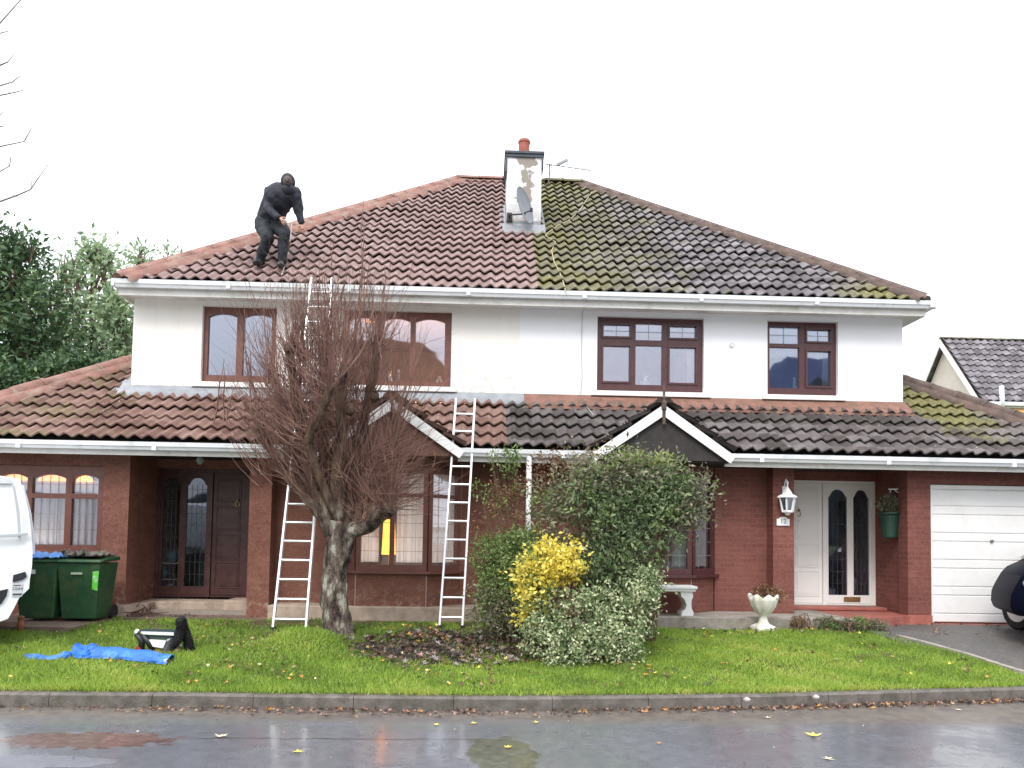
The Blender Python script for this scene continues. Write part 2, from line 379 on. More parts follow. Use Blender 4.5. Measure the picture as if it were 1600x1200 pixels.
t.bump(n2,.8,.03); wo_=t.math('ADD',t.math('MULTIPLY',t.step(y,9.5,10.1),t.step(x,2.2,1.6)),t.step(t.noise(1.4,5,.7),.58,.66))
col=t.mix(t.math('MINIMUM',wo_,.85),col,t.ramp(n2,[(.3,(.05,.035,.022)),(.7,(.15,.11,.07))])); M['turf']=t.set(col,.9,.2)
nx,ny=260,60; v=[];f=[]
X0,X1=-14.,6.4
for j in range(ny+1):
    for i in range(nx+1):
        xx=X0+(X1-X0)*i/nx; a=ky(xx)+.12; yy=a+(10.45-a)*j/ny; rr=lawn_right(yy); xx2=min(xx,rr) ; v.append((xx2,yy,gz(xx2,yy)))
f=[(j*(nx+1)+i,j*(nx+1)+i+1,(j+1)*(nx+1)+i+1,(j+1)*(nx+1)+i) for j in range(ny) for i in range(nx)]
tag(fast('lawn',v,f,M['turf'],smooth=True),kind='structure')
# driveway right (slopes to the road), front paving left and right
v=[];f=[]
ys=[7.9,8.3,9,9.8,10.4,10.80]
dm=MB()
for i in range(len(ys)-1):
    def zz(y): return .05+(.42-.05)*min(1,max(0,(y-7.6)/2.2))
    a,b=ys[i],ys[i+1]
    dm.add([(lawn_right(a)-.25,a,zz(a)),(20,a,zz(a)),(20,b,zz(b)),(lawn_right(b)-.25,b,zz(b))],[(0,1,2,3)])
dm.add([(6.0,7.5,.03),(20,10,.03),(20,7.9,.05),(5.9,7.9,.05)],[(0,1,2,3)])
tag(dm.build('driveway',M['tarmac']),kind='structure')
em=MB()
for a in np.arange(7.6,9.9,.6):
    b=a+.59; em.beam((lawn_right(a)+.03,a,G(lawn_right(a),a)-.03),(lawn_right(b)+.03,b,G(lawn_right(b),b)-.03),.08,.12)
tag(em.build('lawn_edging',M['concrete']),kind='structure')
tag(MB().box(-14,.56,10.40,11.9,.2,.405).build('left_paving',M['pave']),kind='structure')
tag(MB().box(.564,2.3,10.40,11.9,.2,.405).build('middle_paving',M['concrete']),kind='structure')
tag(MB().box(2.304,5.1,10.06,12.0,.2,.55).build('porch_slab',[M['concrete']],bevel=.01),kind='structure')
tag(MB().prism([(5.104,10.06),(6.3,10.75),(6.3,12.0),(5.104,12.0)],'z',.2,.545).build('porch_corner',M['redstep']),kind='structure')
tag(MB().box(-14,-5.05,9.35,10.396,.2,.41).build('left_drive',M['pave']),kind='structure')

# ------------------------------------------------------------------ roofs
def tiles(mb,O,A,S,L,xl,xr,gauge=.325,per=.188,amp=.026,samp=8,lift=.058,flip=False,jit=.0):
    """wavy tiled slope. O origin at eave, A along eave, S up slope, L slope length; xl/xr(s) limits along A"""
    O=Vector(O);A=Vector(A).normalized();S=Vector(S).normalized();N=A.cross(S)
    if N.z<0: N=-N
    nc=int(math.ceil(L/gauge)); 
    V=[];F=[]
    for c in range(nc):
        s0=c*gauge; s1=min(L,s0+gauge+.03); 
        if s1-s0<.05: continue
        lo=min(xl(s0),xl(min(s1,L))); hi=max(xr(s0),xr(min(s1,L)))
        n=max(2,int((hi-lo)/per*samp)); xs=np.linspace(lo,hi,n)
        ph=xs/per*2*PI
        wv=amp*(np.cos(ph)+.14*np.sin(2*ph))
        tl=np.floor(xs/(2*per)); 
        jt=rng.normal(0,1,1000)[(tl.astype(int)*7+c*13)%1000]*.004
        rows=[(s0,lift-.024,-.004),(s0,lift,0),(s0+gauge*.5,lift*.6,0),(s1,.004,0)]
        b=len(V)
        for (s,h,dd) in rows:
            a0,a1=xl(min(s,L)),xr(min(s,L)); xc=np.clip(xs,a0,a1)
            for k in range(n):
                hh=h+wv[k]+jt[k]+ (amp if True else 0)
                if dd: hh=h+wv[k]+jt[k]+amp
                p=O+A*float(xc[k])+S*(s+float(jt[k])*1.2*(1 if s<s1 else 0))+N*float(hh); V.append(p)
        for r in range(3):
            for k in range(n-1):
                F.append((b+r*n+k,b+r*n+k+1,b+(r+1)*n+k+1,b+(r+1)*n+k))
    mb.add(V,F)
def hipband(mb,a,b,S,w,off=.125,jag=.03):
    """bedding mortar beside a hip, lying on the slope; S unit vector across the slope away from the hip"""
    a=Vector(a);b=Vector(b);S=Vector(S).normalized(); n=max(4,int((b-a).length/.12)); V=[]
    for i in range(n+1):
        p=a.lerp(b,i/n); ww=w*(1+random.uniform(-.12,.12)); q=p+S*ww
        V+=[tuple(p+Vector((0,0,off+.02))),tuple(q+Vector((0,0,off))),tuple(q+S*.015+Vector((0,0,off-.06)))]
    F=[]
    for i in range(n): F+=[(3*i,3*i+1,3*i+4,3*i+3),(3*i+1,3*i+2,3*i+5,3*i+4)]
    mb.add(V,F)
def caps(mb,a,b,r=.13,seg=.42,flat=.7):
    """half-round ridge or hip tiles"""
    a=Vector(a);b=Vector(b);t=(b-a);L=t.length;t.normalize();x=t.cross(Vector((0,0,1))).normalized();u=x.cross(t)
    n=max(1,int(L/seg)); s=L/n
    for i in range(n):
        j=random.uniform(-.012,.012)
        for (q0,q1,rr) in ((i*s,i*s+s*.96,r),(i*s+s*.9,(i+1)*s+.01,r*1.06)):
            v=[];m_=9
            for q in (q0,min(q1,L)):
                for k in range(m_):
                    th=PI*(k/(m_-1)); v.append(a+t*q+x*(math.cos(th)*rr*1.15)+u*(math.sin(th)*rr*flat-.03+j))
            mb.add(v,[(k,k+1,m_+k+1,m_+k) for k in range(m_-1)]+[tuple(range(m_)),tuple(range(2*m_-1,m_-1,-1))])
PX=.56
EY,EZ,TU=11.35,5.43,.84          # upper eave line and slope
RY=16.25; RZ=EZ+TU*(RY-EY); UE=6.36 # half-length of the eave
LY,LZ,TL=10.40,2.86,.70; LE=8.92
cu=1/math.hypot(1,TU); cl=1/math.hypot(1,TL)
UW=11.70; BY=20.8
houseL=thing('semi_detached_house','left house of the joined pair, with cleaned pinkish roof tiles and a dark brown door','house',(PX-3,11.7,.4),'the two joined houses')
houseR=thing('semi_detached_house','right house of the joined pair, with mossy dark roof tiles and white garage door','house',(PX+3,11.7,.4),'the two joined houses')
def mir(s,u): return PX+s*u
def holes(mb,x0,x1,z0,z1,y0,y1,hs,m=0):
    """wall slab with rectangular openings hs=[(hx0,hx1,hz0,hz1)] sorted by x, not overlapping in x"""
    x0,x1=min(x0,x1),max(x0,x1); hs=sorted([(min(h[0],h[1]),max(h[0],h[1]),h[2],h[3]) for h in hs]); c=x0
    for h in hs:
        if h[0]>c: mb.box(c,h[0],y0,y1,z0,z1,m)
        if h[2]>z0: mb.box(h[0],h[1],y0,y1,z0,h[2],m)
        if h[3]<z1: mb.box(h[0],h[1],y0,y1,h[3],z1,m)
        c=h[1]
    if x1>c: mb.box(c,x1,y0,y1,z0,z1,m)
W_big=(1.17,2.90,3.98,5.19); W_sm=(3.94,5.10,3.98,5.19)
G_win=(6.04,8.15,1.32,2.53); DOOR=(4.20,5.72,.55,2.60); GAR=(6.03,8.55,.43,2.50)
for s,house in ((-1,houseL),(1,houseR)):
    UE=6.36 if s>0 else 6.26
    R=s>0; Wm=M['wallR'] if R else M['wallL']; Bm=M['brickR'] if R else M['brickL']
    zb=3.74
    # upper walls
    mb=MB(); px0=.48 if True else PX
    e=mir(s,6.17)
    holes(mb,px0 if R else px0,e,zb,5.40,UW,UW+.25,[(mir(s,W_big[0]),mir(s,W_big[1]),W_big[2],W_big[3]),(mir(s,W_sm[0]),mir(s,W_sm[1]),W_sm[2],W_sm[3])])
    mb.box(e,e-s*.25,UW+.25,BY,2.6,5.40); mb.box(px0,e,BY,BY+.25,.3,5.40)
    mb.box(e-s*.25,e,UW+.252,BY,.3,2.598)
    mb.build('upper_wall',Wm,house)
    # floors/ceilings between storeys and room backs
    mb=MB(); mb.box(PX+s*.004,e-s*.252,UW-.6,BY-.002,3.0,3.2); mb.box(PX+s*.004,e-s*.252,UW+.252,BY-.002,5.402,5.45)
    mb.box(PX+s*.004,e-s*.252,15.2,15.3,.3,2.998); mb.box(PX+s*.004,e-s*.252,15.2,15.3,3.202,5.4)
    mb.box(mir(s,3.3),mir(s,3.4),UW+.27,15.19,3.202,5.4); mb.box(mir(s,3.99),mir(s,4.09),UW+.27,15.19,.56,2.99)
    mb.box(PX+s*.004,mir(s,8.4),11.0,15.19,.38,.46)
    mb.build('room_partition',M['inter'],house)
    # ground floor brick
    mb=MB(); b0=.3
    holes(mb,PX,mir(s,3.66),b0,2.78,11.0,11.25,[(mir(s,.93),mir(s,2.87),b0,2.70)])
    mb.box(mir(s,3.66),mir(s,3.975),10.75,11.25,b0,2.78)
    mb.box(mir(s,3.73),mir(s,3.975),11.252,11.9,b0,2.78)
    holes(mb,mir(s,3.977),mir(s,5.72),b0,2.78,11.72,11.95,[(mir(s,DOOR[0]),mir(s,DOOR[1]-.0),DOOR[2],DOOR[3])])
    mb.box(mir(s,5.72),mir(s,5.98),10.752,11.95,b0,2.78)
    if R: holes(mb,mir(s,5.68),mir(s,8.8),b0,2.78,10.75,11.0,[(mir(s,GAR[0]),mir(s,GAR[1]),b0,GAR[3])])
    else: holes(mb,mir(s,5.68),mir(s,8.8),b0,2.78,10.75,11.0,[(mir(s,G_win[0]),mir(s,G_win[1]),G_win[2],G_win[3])])
    mb.box(mir(s,8.55),mir(s,8.8),11.002,18,b0,2.78)
    mb.build('brick_wall',Bm,house)
    # bay with canted sides below the windows
    zs=1.06
    pl=[(.94,11.02),(1.40,10.58),(2.40,10.58),(2.86,11.02)]
    P=[(mir(s,a),b) for a,b in pl]
    mb=MB(); mb.prism(P,'z',.3,zs); bay=mb.build('bay_wall',Bm,house); MB().prism(P,'z',2.58,2.70).build('bay_head',Bm,house)
    for (a,b) in pl[1:3]: MB().box(mir(s,a)-.006,mir(s,a)+.006,b-.005,b+.01,.42,zs-.02).build('corner_bead',plain('pale bead',(.4,.3,.27)),bay)
    # upper roof
    mb=MB()
    lo=(lambda q:(-UE+q*cu-PX*0)) 
    pr=.74-PX
    if R: xl=lambda q:pr; xr=lambda q:UE-q*cu
    else: xl=lambda q:-(UE-q*cu); xr=lambda q:pr
    SL=(RY-EY)/cu
    tiles(mb,(PX,EY,EZ),(1,0,0),(0,1,TU),SL,xl,xr)
    # side hip plane
    tiles(mb,(mir(s,UE),EY,EZ),(0,1,0),(-s,0,TU),SL,lambda q:q*cu,lambda q:(2*(RY-EY))-q*cu,samp=4)
    # back plane
    if R: xl2=lambda q:pr; xr2=lambda q:UE-q*cu
    tiles(mb,(PX,2*RY-EY,EZ),(1,0,0),(0,-1,TU),SL,xl,xr,samp=4)
    roof=mb.build('roof',M['tileUR'] if R else M['tileUL'],house,smooth=False)
    # ridges/hips
    mb=MB(); hipm=M['ridgeG'] if R else M['ridgeL']
    z0=.05
    a=(mir(s,UE+.02),EY-.02,EZ+z0); b=(mir(s,UE-(RY-EY)),RY,RZ+z0)
    caps(mb,a,b,r=.15 if not R else .13,flat=.62)
    caps(mb,(mir(s,UE+.02),2*RY-EY,EZ+z0),b,r=.14,flat=.62)
    dv=Vector((s,1,0))*-.5+Vector((0,0,0)); hd=Vector((-s,1,TU)).normalized(); nn=Vector((0,-TU,1)).normalized(); ax=hd.cross(nn)*(1 if hd.cross(nn).x*s<0 else -1)
    hipband(mb,Vector(a)-Vector((0,0,z0)),Vector(b)-Vector((0,0,z0)),ax,.34 if not R else .24)
    mb.build('hip_tiles',hipm,roof,smooth=True)
    if not R:
        mb=MB(); hipband(mb,(-.9,RY,RZ-.02),(.2,RY,RZ-.02),(0,-1,-TU),.24); mb.build('ridge_mortar',M['ridgeL'],roof)
    mb=MB(); caps(mb,(.74,RY,RZ+z0),b,r=.14,flat=.7); mb.build('ridge_tiles',M['ridgeR'] if R else M['ridgeL'],roof,smooth=True)
    # roof deck under the tiles keeps daylight out
    c1=mir(s,UE); rr=mir(s,UE-(RY-EY)); k=-.05
    MB().add([(PX,EY+.06,EZ+k),(c1,EY+.06,EZ+k),(rr,RY,RZ+k),(PX,RY,RZ+k),(c1,2*RY-EY,EZ+k),(PX,2*RY-EY,EZ+k)],[(0,1,2,3),(1,4,2),(4,5,3,2)]).build('roof_underlay',M['dark'],roof)
    # upper soffit, fascia and gutter
    mb=MB(); x1=mir(s,UE-.02)
    mb.box(.48,x1,EY+.045,UW-.002,5.27,5.285); mb.box(.48,x1,EY+.02,EY+.043,5.22,5.42)
    mb.box(x1-s*.002,x1-s*.34,UW,2*RY-EY,5.272,5.288); mb.box(x1+s*.022,x1,EY+.02,2*RY-EY,5.22,5.42)
    mb.build('soffit',M['fascia'],house)
    def gutter(mb,x0,x1,y,z,h=.115,d=.11):
        prof=[(y+.0,z),(y-.005,z-h*.55),(y-.03,z-h),(y-.075,z-h),(y-.092,z-h*.62),(y-d+.005,z-h*.55),(y-d,z+.002),(y-d+.012,z+.002),(y-d+.02,z-h*.5),(y-.05,z-h+.02),(y-.012,z-h*.5),(y-.012,z)]
        mb.prism(prof,'x',x0,x1)
    mb=MB(); gutter(mb,PX if R else .558,mir(s,UE+(.12 if R else .06)),EY+.018,5.435)
    gx=mir(s,UE+.012); mb.box(gx,gx+s*(.1 if R else .045),EY-.09,2*RY-EY,5.33,5.433)
    for q in np.arange(.9,6.2,1.83): mb.box(mir(s,q)-.03,mir(s,q)+.03,EY-.096,EY-.02,5.325,5.438)
    mb.build('gutter',M['pvc'],house)
    # lower roof front, with gap left for the gable at the bay
    mb=MB()
    pl_=.27-PX
    Ltop=(UW-LY)/cl; Lhip=(LE-6.17)/cl
    if R: xl=lambda q:pl_; xr=lambda q:(6.17 if q<Ltop+.02 else 6.17)
    # part in front of the house wall
    gcx=1.90; gh=.95
    def seg(a,b,Ls,sm=8): 
        a2,b2=(a,b) if R else (-b,-a)
        tiles(mb,(PX,LY,LZ),(1,0,0),(0,1,TL),Ls,lambda q:a2,lambda q:b2,samp=sm)
    A0=pl_ if R else -pl_
    seg(A0,gcx-gh+.0,Ltop); seg(gcx+gh,6.17,Ltop)
    # above and beside the gable: valley limits
    def valley(sign):
        # width of the gable at slope height q: gable ridge height zr
        zr=3.50
        def lim(q):
            z=LZ+TL*q*cl; return max(0.0,(zr-z)/.68)
        return lim
    vl=valley(1)
    if R:
        tiles(mb,(PX,LY,LZ),(1,0,0),(0,1,TL),Ltop,lambda q:gcx-gh+.002,lambda q:gcx-min(gh-.005,vl(q)))
        tiles(mb,(PX,LY,LZ),(1,0,0),(0,1,TL),Ltop,lambda q:gcx+min(gh-.005,vl(q)),lambda q:gcx+gh-.002)
    else:
        tiles(mb,(PX,LY,LZ),(1,0,0),(0,1,TL),Ltop,lambda q:-gcx-gh+.002,lambda q:-gcx-min(gh-.005,vl(q)))
        tiles(mb,(PX,LY,LZ),(1,0,0),(0,1,TL),Ltop,lambda q:-gcx+min(gh-.005,vl(q)),lambda q:-gcx+gh-.002)
    # outer part beyond the corner, up to the hip
    if R: tiles(mb,(PX,LY,LZ),(1,0,0),(0,1,TL),Lhip,lambda q:6.172,lambda q:LE-q*cl)
    else: tiles(mb,(PX,LY,LZ),(1,0,0),(0,1,TL),Lhip,lambda q:-(LE-q*cl),lambda q:-6.172)
    tiles(mb,(mir(s,LE),LY,LZ),(0,1,0),(-s,0,TL),Lhip,lambda q:q*cl,lambda q:8.0,samp=4)
    lr=mb.build('lower_roof',M['tileLR'] if R else M['tileLL'],house)
    mb=MB(); hz_=LZ+TL*(LE-6.17)
    caps(mb,(mir(s,LE+.02),LY-.02,LZ+.07),(mir(s,6.17),LY+LE-6.17,hz_+.08),r=.16,flat=.7)
    hd=Vector((-s,1,TL)).normalized(); nn=Vector((0,-TL,1)).normalized(); ax=hd.cross(nn)*(1 if hd.cross(nn).x*s<0 else -1)
    hipband(mb,(mir(s,LE+.02),LY-.02,LZ),(mir(s,6.17),LY+LE-6.17,hz_),ax,.34)
    mb.build('hip_tiles',M['ridgeG'] if R else M['ridgeL'],lr,smooth=True)
    k=-.05
    MB().add([(PX,LY+.06,LZ+k),(mir(s,LE),LY+.06,LZ+k),(mir(s,6.17),LY+LE-6.17,hz_+k),(mir(s,6.17),UW,LZ+TL*(UW-LY)+k),(PX,UW,LZ+TL*(UW-LY)+k),(mir(s,LE),18.3,LZ+k),(mir(s,6.17),18.3,hz_+k)],[(0,1,2,3,4),(1,5,6,2)]).build('roof_underlay',M['dark'],lr)
    # flashing / mortar fillet where the roof meets the wall
    zt=LZ+TL*(UW-LY)
    mb=MB(); 
    def fillet(xa,xb,w=.17,jag=.015):
        n=max(2,int(abs(xb-xa)/.08)); 
        V=[];F=[]
        for i in range(n+1):
            xx=xa+(xb-xa)*i/n; jj=random.uniform(-jag,jag)
            yy=UW-w+jj
            V+=[(xx,UW-.001,zt+.13),(xx,UW-.02,zt+.115),(xx,yy+.02,LZ+TL*(yy-LY)+.115),(xx,yy,LZ+TL*(yy-LY)+.05)]
        for i in range(n):
            for q in range(3): F.append((4*i+q,4*i+q+1,4*(i+1)+q+1,4*(i+1)+q))
        mb.add(V,F)
    if R:
        fillet(.56,mir(s,6.2),.28,.015)
        mb.build('flashing',M['mortar'],lr)
    else:
        fillet(mir(s,6.3),.56,.19,.02); 
        mb.add([(mir(s,6.17),UW,zt+.08),(mir(s,6.42),UW-.15,LZ+TL*(UW-.15-LY)+.09),(mir(s,6.34),UW+.75,LZ+TL*(UW+.75-LY)+.09),(mir(s,6.17),UW+.8,LZ+TL*(UW+.8-LY)+.13)],[(0,1,2,3)])
        mb.build('flashing',M['lead'],lr)
    # lower soffit + fascia + gutter, interrupted by the gable
    mb=MB(); 
    for a,b in ((0.002,gcx-gh+.02),(gcx+gh-.02,LE-.02)):
        mb.box(mir(s,a),mir(s,b),LY+.02,LY+.043,2.665,2.84)
    mb.box(mir(s,0.002),mir(s,gcx-gh),LY+.045,10.998,2.70,2.715); mb.box(mir(s,gcx+gh),mir(s,3.65),LY+.045,10.998,2.70,2.715)
    mb.box(mir(s,3.99),mir(s,5.66),10.76,11.718,2.74,2.755); mb.box(mir(s,3.65),mir(s,LE-.02),LY+.045,10.748,2.70,2.715)
    mb.build('soffit',M['timber'] ,house)
    mb=MB()
    for a,b in ((0.002,gcx-gh+.03),(gcx+gh-.03,LE-.02)): mb.box(mir(s,a),mir(s,b),LY-.003,LY+.0185,2.66,2.842)
    mb.build('fascia',M['fascia'],house)
    mb=MB()
    for a,b in ((0,gcx-gh+.03),(gcx+gh-.03,LE+.1)):
        gutter(mb,mir(s,a),mir(s,b),LY-.004,2.835,h=.105)
        for q in np.arange(a+.5,b-.1,1.83): mb.box(mir(s,q)-.03,mir(s,q)+.03,LY-.115,LY-.04,2.724,2.838)
    mb.build('gutter',M['pvc'],house)
    # gable over the bay
    gY=10.22; cx=mir(s,gcx); zr=3.50; zl=zr-.68*(gh+.03)
    mb=MB()
    for q in (-1,1):
        Lg=math.hypot(gh+.04,.68*(gh+.04)); ang=1/math.hypot(1,.68)
        # slope runs from the low side up to the ridge; back limit is the valley
        O=(cx+q*(gh+.04),gY,zr-.68*(gh+.04))
        def back(sq,q=q):
            z=zr-.68*(gh+.04)+.68*sq*ang; return max(.12,(z-LZ)/TL+LY-gY+.10)
        tiles(mb,O,(0,1,0),(-q,0,.68),Lg,lambda sq:0.0,back,samp=6)
    gr=mb.build('gable_roof',M['tileLR'] if R else M['tileLL'],house)
    mb=MB(); caps(mb,(cx,gY-.02,zr+.05),(cx,gY+1.32,zr+.06),r=.11); mb.build('ridge_tiles',M['ridgeG'] if R else M['ridgeL'],gr,smooth=True)
    mb=MB()
    for q in (-1,1):
        ex=cx+q*(gh+.07); ez=zr-.68*(gh+.07)
        # white barge board
        mb.add([(cx+q*.015,gY,zr-.01),(ex,gY,ez-.02),(ex-q*.07,gY,ez-.12),(cx+q*.015,gY,zr-.17)]+[(cx+q*.015,gY+.025,zr-.01),(ex,gY+.025,ez-.02),(ex-q*.07,gY+.025,ez-.12),(cx+q*.015,gY+.025,zr-.17)],
               [(0,1,2,3),(4,7,6,5),(0,4,5,1),(1,5,6,2),(2,6,7,3),(3,7,4,0)])
    mb.build('barge_board',M['white'],gr)
    mb=MB()
    mb.prism([(cx-gh,2.72),(cx+gh,2.72),(cx,zr-.09)],'y',gY+.06,gY+.09)
    mb.prism([(cx-gh,2.70),(cx+gh,2.70),(cx+gh,2.72),(cx-gh,2.72)],'y',gY+.092,11.0)
    if not R:
        pass
    mb.build('gable_board',M['timber'] if R else M['timberL'],gr)
    mb=MB()
    mb.lathe([(.035,-.10),(.04,0),(.022,.03),(.034,.07),(.016,.10),(.02,.17),(.006,.26),(.001,.30)] if R else [(.03,-.08),(.03,0),(.012,.04),(.001,.08)],(cx,gY,zr+.03),12)
    if R: mb.box(cx-.022,cx+.022,gY-.012,gY-.001,zr-.28,zr-.02)
    mb.build('finial',M['ridgeG'] if R else M['ridgeL'],gr,smooth=False)
# porch gable wedge side fills + plinth of left house
MB().box(-3.04,.55,10.50,11.0,.3,.60).build('plinth',M['plinth'],houseL,bevel=.015)
MB().box(-3.9,-3.6+.14,11.2,11.71,.3,.60).box(-5.14,-3.9,11.25,11.71,.3,.57).build('door_step',M['plinth'],houseL,bevel=.02)
MB().prism([(mir(-1,6.02),10.70),(mir(-1,5.66),10.70),(mir(-1,5.45),10.95),(mir(-1,5.45),11.2),(mir(-1,6.02),11.2)],'z',.3,.56).build('pier_base',M['plinth'],houseL)
MB().box(mir(1,4.0),mir(1,5.7),11.35,11.71,.551,.60).build('door_step',M['redstep'],houseR,bevel=.01)
MB().box(mir(1,5.66),mir(1,6.028),10.72,10.749,.40,.55).box(mir(1,6.028),mir(1,8.6),10.74,11.0,.40,.43).build('painted_base',M['redstep'],houseR,bevel=.005)
# ------------------------------------------------------------------ windows
def arcpts(x0,x1,z,rise,n=10,shape='arch'):
    out=[]
    for i in range(n+1):
        u=i/n
        if shape=='arch': dz=rise*(1-(2*u-1)**2)**.5 if False else rise*(1-(2*u-1)**2)
        out.append((x0+(x1-x0)*u,z+dz))
    return out
def window(house,x0,x1,z0,z1,y,mat,lights,glass='glass',sill=True,fw=.05,dep=.07,silm='sill',label=None):
    """lights: (x0,x1,z0,z1,kind,inner) openings inside the outer frame; 'arch' heads rise, 'lead' adds leaded cross"""
    x0,x1=min(x0,x1),max(x0,x1)
    mb=MB(); xs=sorted({x0,x1}|{round(v,4) for l in lights for v in l[:2]})
    # frame plate cut into cells
    zs=sorted({z0,z1}|{round(v,4) for l in lights for v in l[2:4]})
    def inside(cx,cz): return any(l[0]<cx<l[1] and l[2]<cz<l[3] for l in lights)
    for i in range(len(xs)-1):
        st=None
        for j in range(len(zs)-1):
            ins=inside((xs[i]+xs[i+1])/2,(zs[j]+zs[j+1])/2)
            if not ins and st is None: st=zs[j]
            if (ins or j==len(zs)-2) and st is not None:
                mb.box(xs[i],xs[i+1],y,y+dep,st,zs[j] if ins else zs[j+1]); st=None
    for l in lights:
        a,b,c,d=l[:4]; kind=l[4] if len(l)>4 else ''
        if 'arch' in kind:
            r=.055 if 'big' not in kind else .11
            pts=arcpts(a,b,d-r,r,12); mb.prism([(a,d)]+pts+[(b,d)] if False else pts+[(b,d+.001),(a,d+.001)],'y',y+.004,y+dep-.004)
        if 'case' in kind:   # raised casement profile round the light
            k=.03
            mb.box(a-k,a,y-.018,y-.001,c-k,d+k); mb.box(b,b+k,y-.018,y-.001,c-k,d+k); mb.box(a,b,y-.018,y-.001,c-k,c); mb.box(a,b,y-.018,y-.001,d,d+k)
    wo=mb.build('window',mat,house)
    if label: wo['label']=label
    g=MB()
    for l in lights: g.box(l[0],l[1],y+dep*.5,y+dep*.5+.008,l[2],l[3])
    g.build('pane',M[glass],wo)
    lead=MB(); nl=0
    for l in lights:
        kind=l[4] if len(l)>4 else ''
        if 'lead' in kind:
            nx_,nz_=(2,2) if 'fine' not in kind else (4,max(2,int((l[3]-l[2])/.2)))
            for q in range(1,nx_): xx=l[0]+(l[1]-l[0])*q/nx_; lead.box(xx-.003,xx+.003,y+dep*.5-.006,y+dep*.5-.001,l[2],l[3]); nl+=1
            for q in range(1,nz_): zz_=l[2]+(l[3]-l[2])*q/nz_; lead.box(l[0],l[1],y+dep*.5-.009,y+dep*.5-.0065,zz_-.003,zz_+.003)
    if nl: lead.build('glazing_bar',M['lead_line'],wo)
    if sill:
        sm=MB(); sm.prism([(y+.02,z0-.001),(UW-.075,z0-.015),(UW-.08,z0-.085),(y+.02,z0-.085)] if False else [(y+.02,z0-.002),(UW-.07,z0-.022),(UW-.07,z0-.095),(y+.02,z0-.095)],'x',x0-.10,x1+.10)
        sm.build('sill',M[silm],wo,bevel=.004)
    return wo
YW=UW+.07
def refl(L,s=-1): return [(2*PX-l[1],2*PX-l[0])+l[2:] for l in L]
# right house upper windows
wbr=window(houseR,1.73,3.46,3.985,5.185,YW,M['frameR'],[(1.84,2.27,4.88,5.075,'leadcase'),(1.84,2.27,4.145,4.725,'case'),(2.365,2.80,4.83,5.11,'lead'),(2.365,2.80,4.10,4.745,''),(2.92,3.35,4.88,5.075,'leadcase'),(2.92,3.35,4.145,4.725,'case')],label='large dark mahogany upstairs window over the gable')
wsr=window(houseR,4.50,5.66,3.985,5.185,YW,M['frameR'],[(4.56,5.055,4.83,5.12,'lead'),(4.56,5.055,4.10,4.77,''),(5.18,5.57,4.88,5.075,'leadcase'),(5.18,5.57,4.145,4.72,'case')],label='smaller dark upstairs window near the right corner')
# left house upper windows
wbl=window(houseL,-2.34,-.61,3.985,5.185,YW,M['frameL'],[(-2.25,-1.83,4.07,5.09,'arch'),(-1.72,-1.27,4.07,5.09,'arch'),(-1.19,-.72,4.07,5.09,'arch')],label='wide brown upstairs window partly behind the bare tree')
wsl=window(houseL,-4.56,-3.38,3.985,5.185,YW,M['frameL'],[(-4.47,-4.02,4.10,5.09,'arch'),(-3.92,-3.47,4.10,5.09,'arch')],label='smaller brown upstairs window near the left corner')
# left ground window (three or more lights with top lights)
L=[]
for a,b in ((-7.55,-7.09),(-7.00,-6.58),(-6.51,-6.04),(-5.95,-5.58)):
    L+=[(a,b,2.13,2.40,'archleadfine'),(a,b,1.39,2.06,'leadfine')]
wgl=window(houseL,-7.64,-5.475,1.325,2.53,10.80,M['frameL'],L,sill=False,label='ground floor window behind the bins with net curtains')
MB().box(-7.7,-5.45,10.70,10.80,1.27,1.324).build('sill',M['brickL'],wgl)
# curtains
def curtain(wo,x0,x1,z0,z1,y,amp=.018,wl=.09,mat='net',hem=None,name='curtain'):
    n=int((x1-x0)/.012); V=[];F=[]
    for i in range(n+1):
        xx=x0+(x1-x0)*i/n; yy=y+amp*math.sin(xx/wl*2*PI)+.006*math.sin(xx*47)
        zb_=z0 if hem is None else hem((xx-x0)/(x1-x0))
        V+=[(xx,yy,zb_),(xx,yy*1.0,z1)]
    F=[(2*i,2*i+2,2*i+3,2*i+1) for i in range(n)]
    return MB().add(V,F).build(name,M[mat],wo,smooth=True)
curtain(wgl,-7.5,-5.60,1.40,2.33,10.92)
curtain(wbr,3.24,3.37,4.12,4.9,YW+.12); 
curtain(wsr,4.52,5.6,4.70,5.15,YW+.10,hem=lambda u:4.66-.05*abs(math.sin(u*PI*3)),name='valance')
curtain(wsr,5.47,5.60,4.12,4.7,YW+.12,amp=.03)
curtain(wsl,-4.5,-4.44,4.1,5.05,YW+.1)
mb=MB(); mb.box(1.86,3.34,YW+.10,YW+.11,4.97,5.10); mb.build('blind',M['net'],wbr)
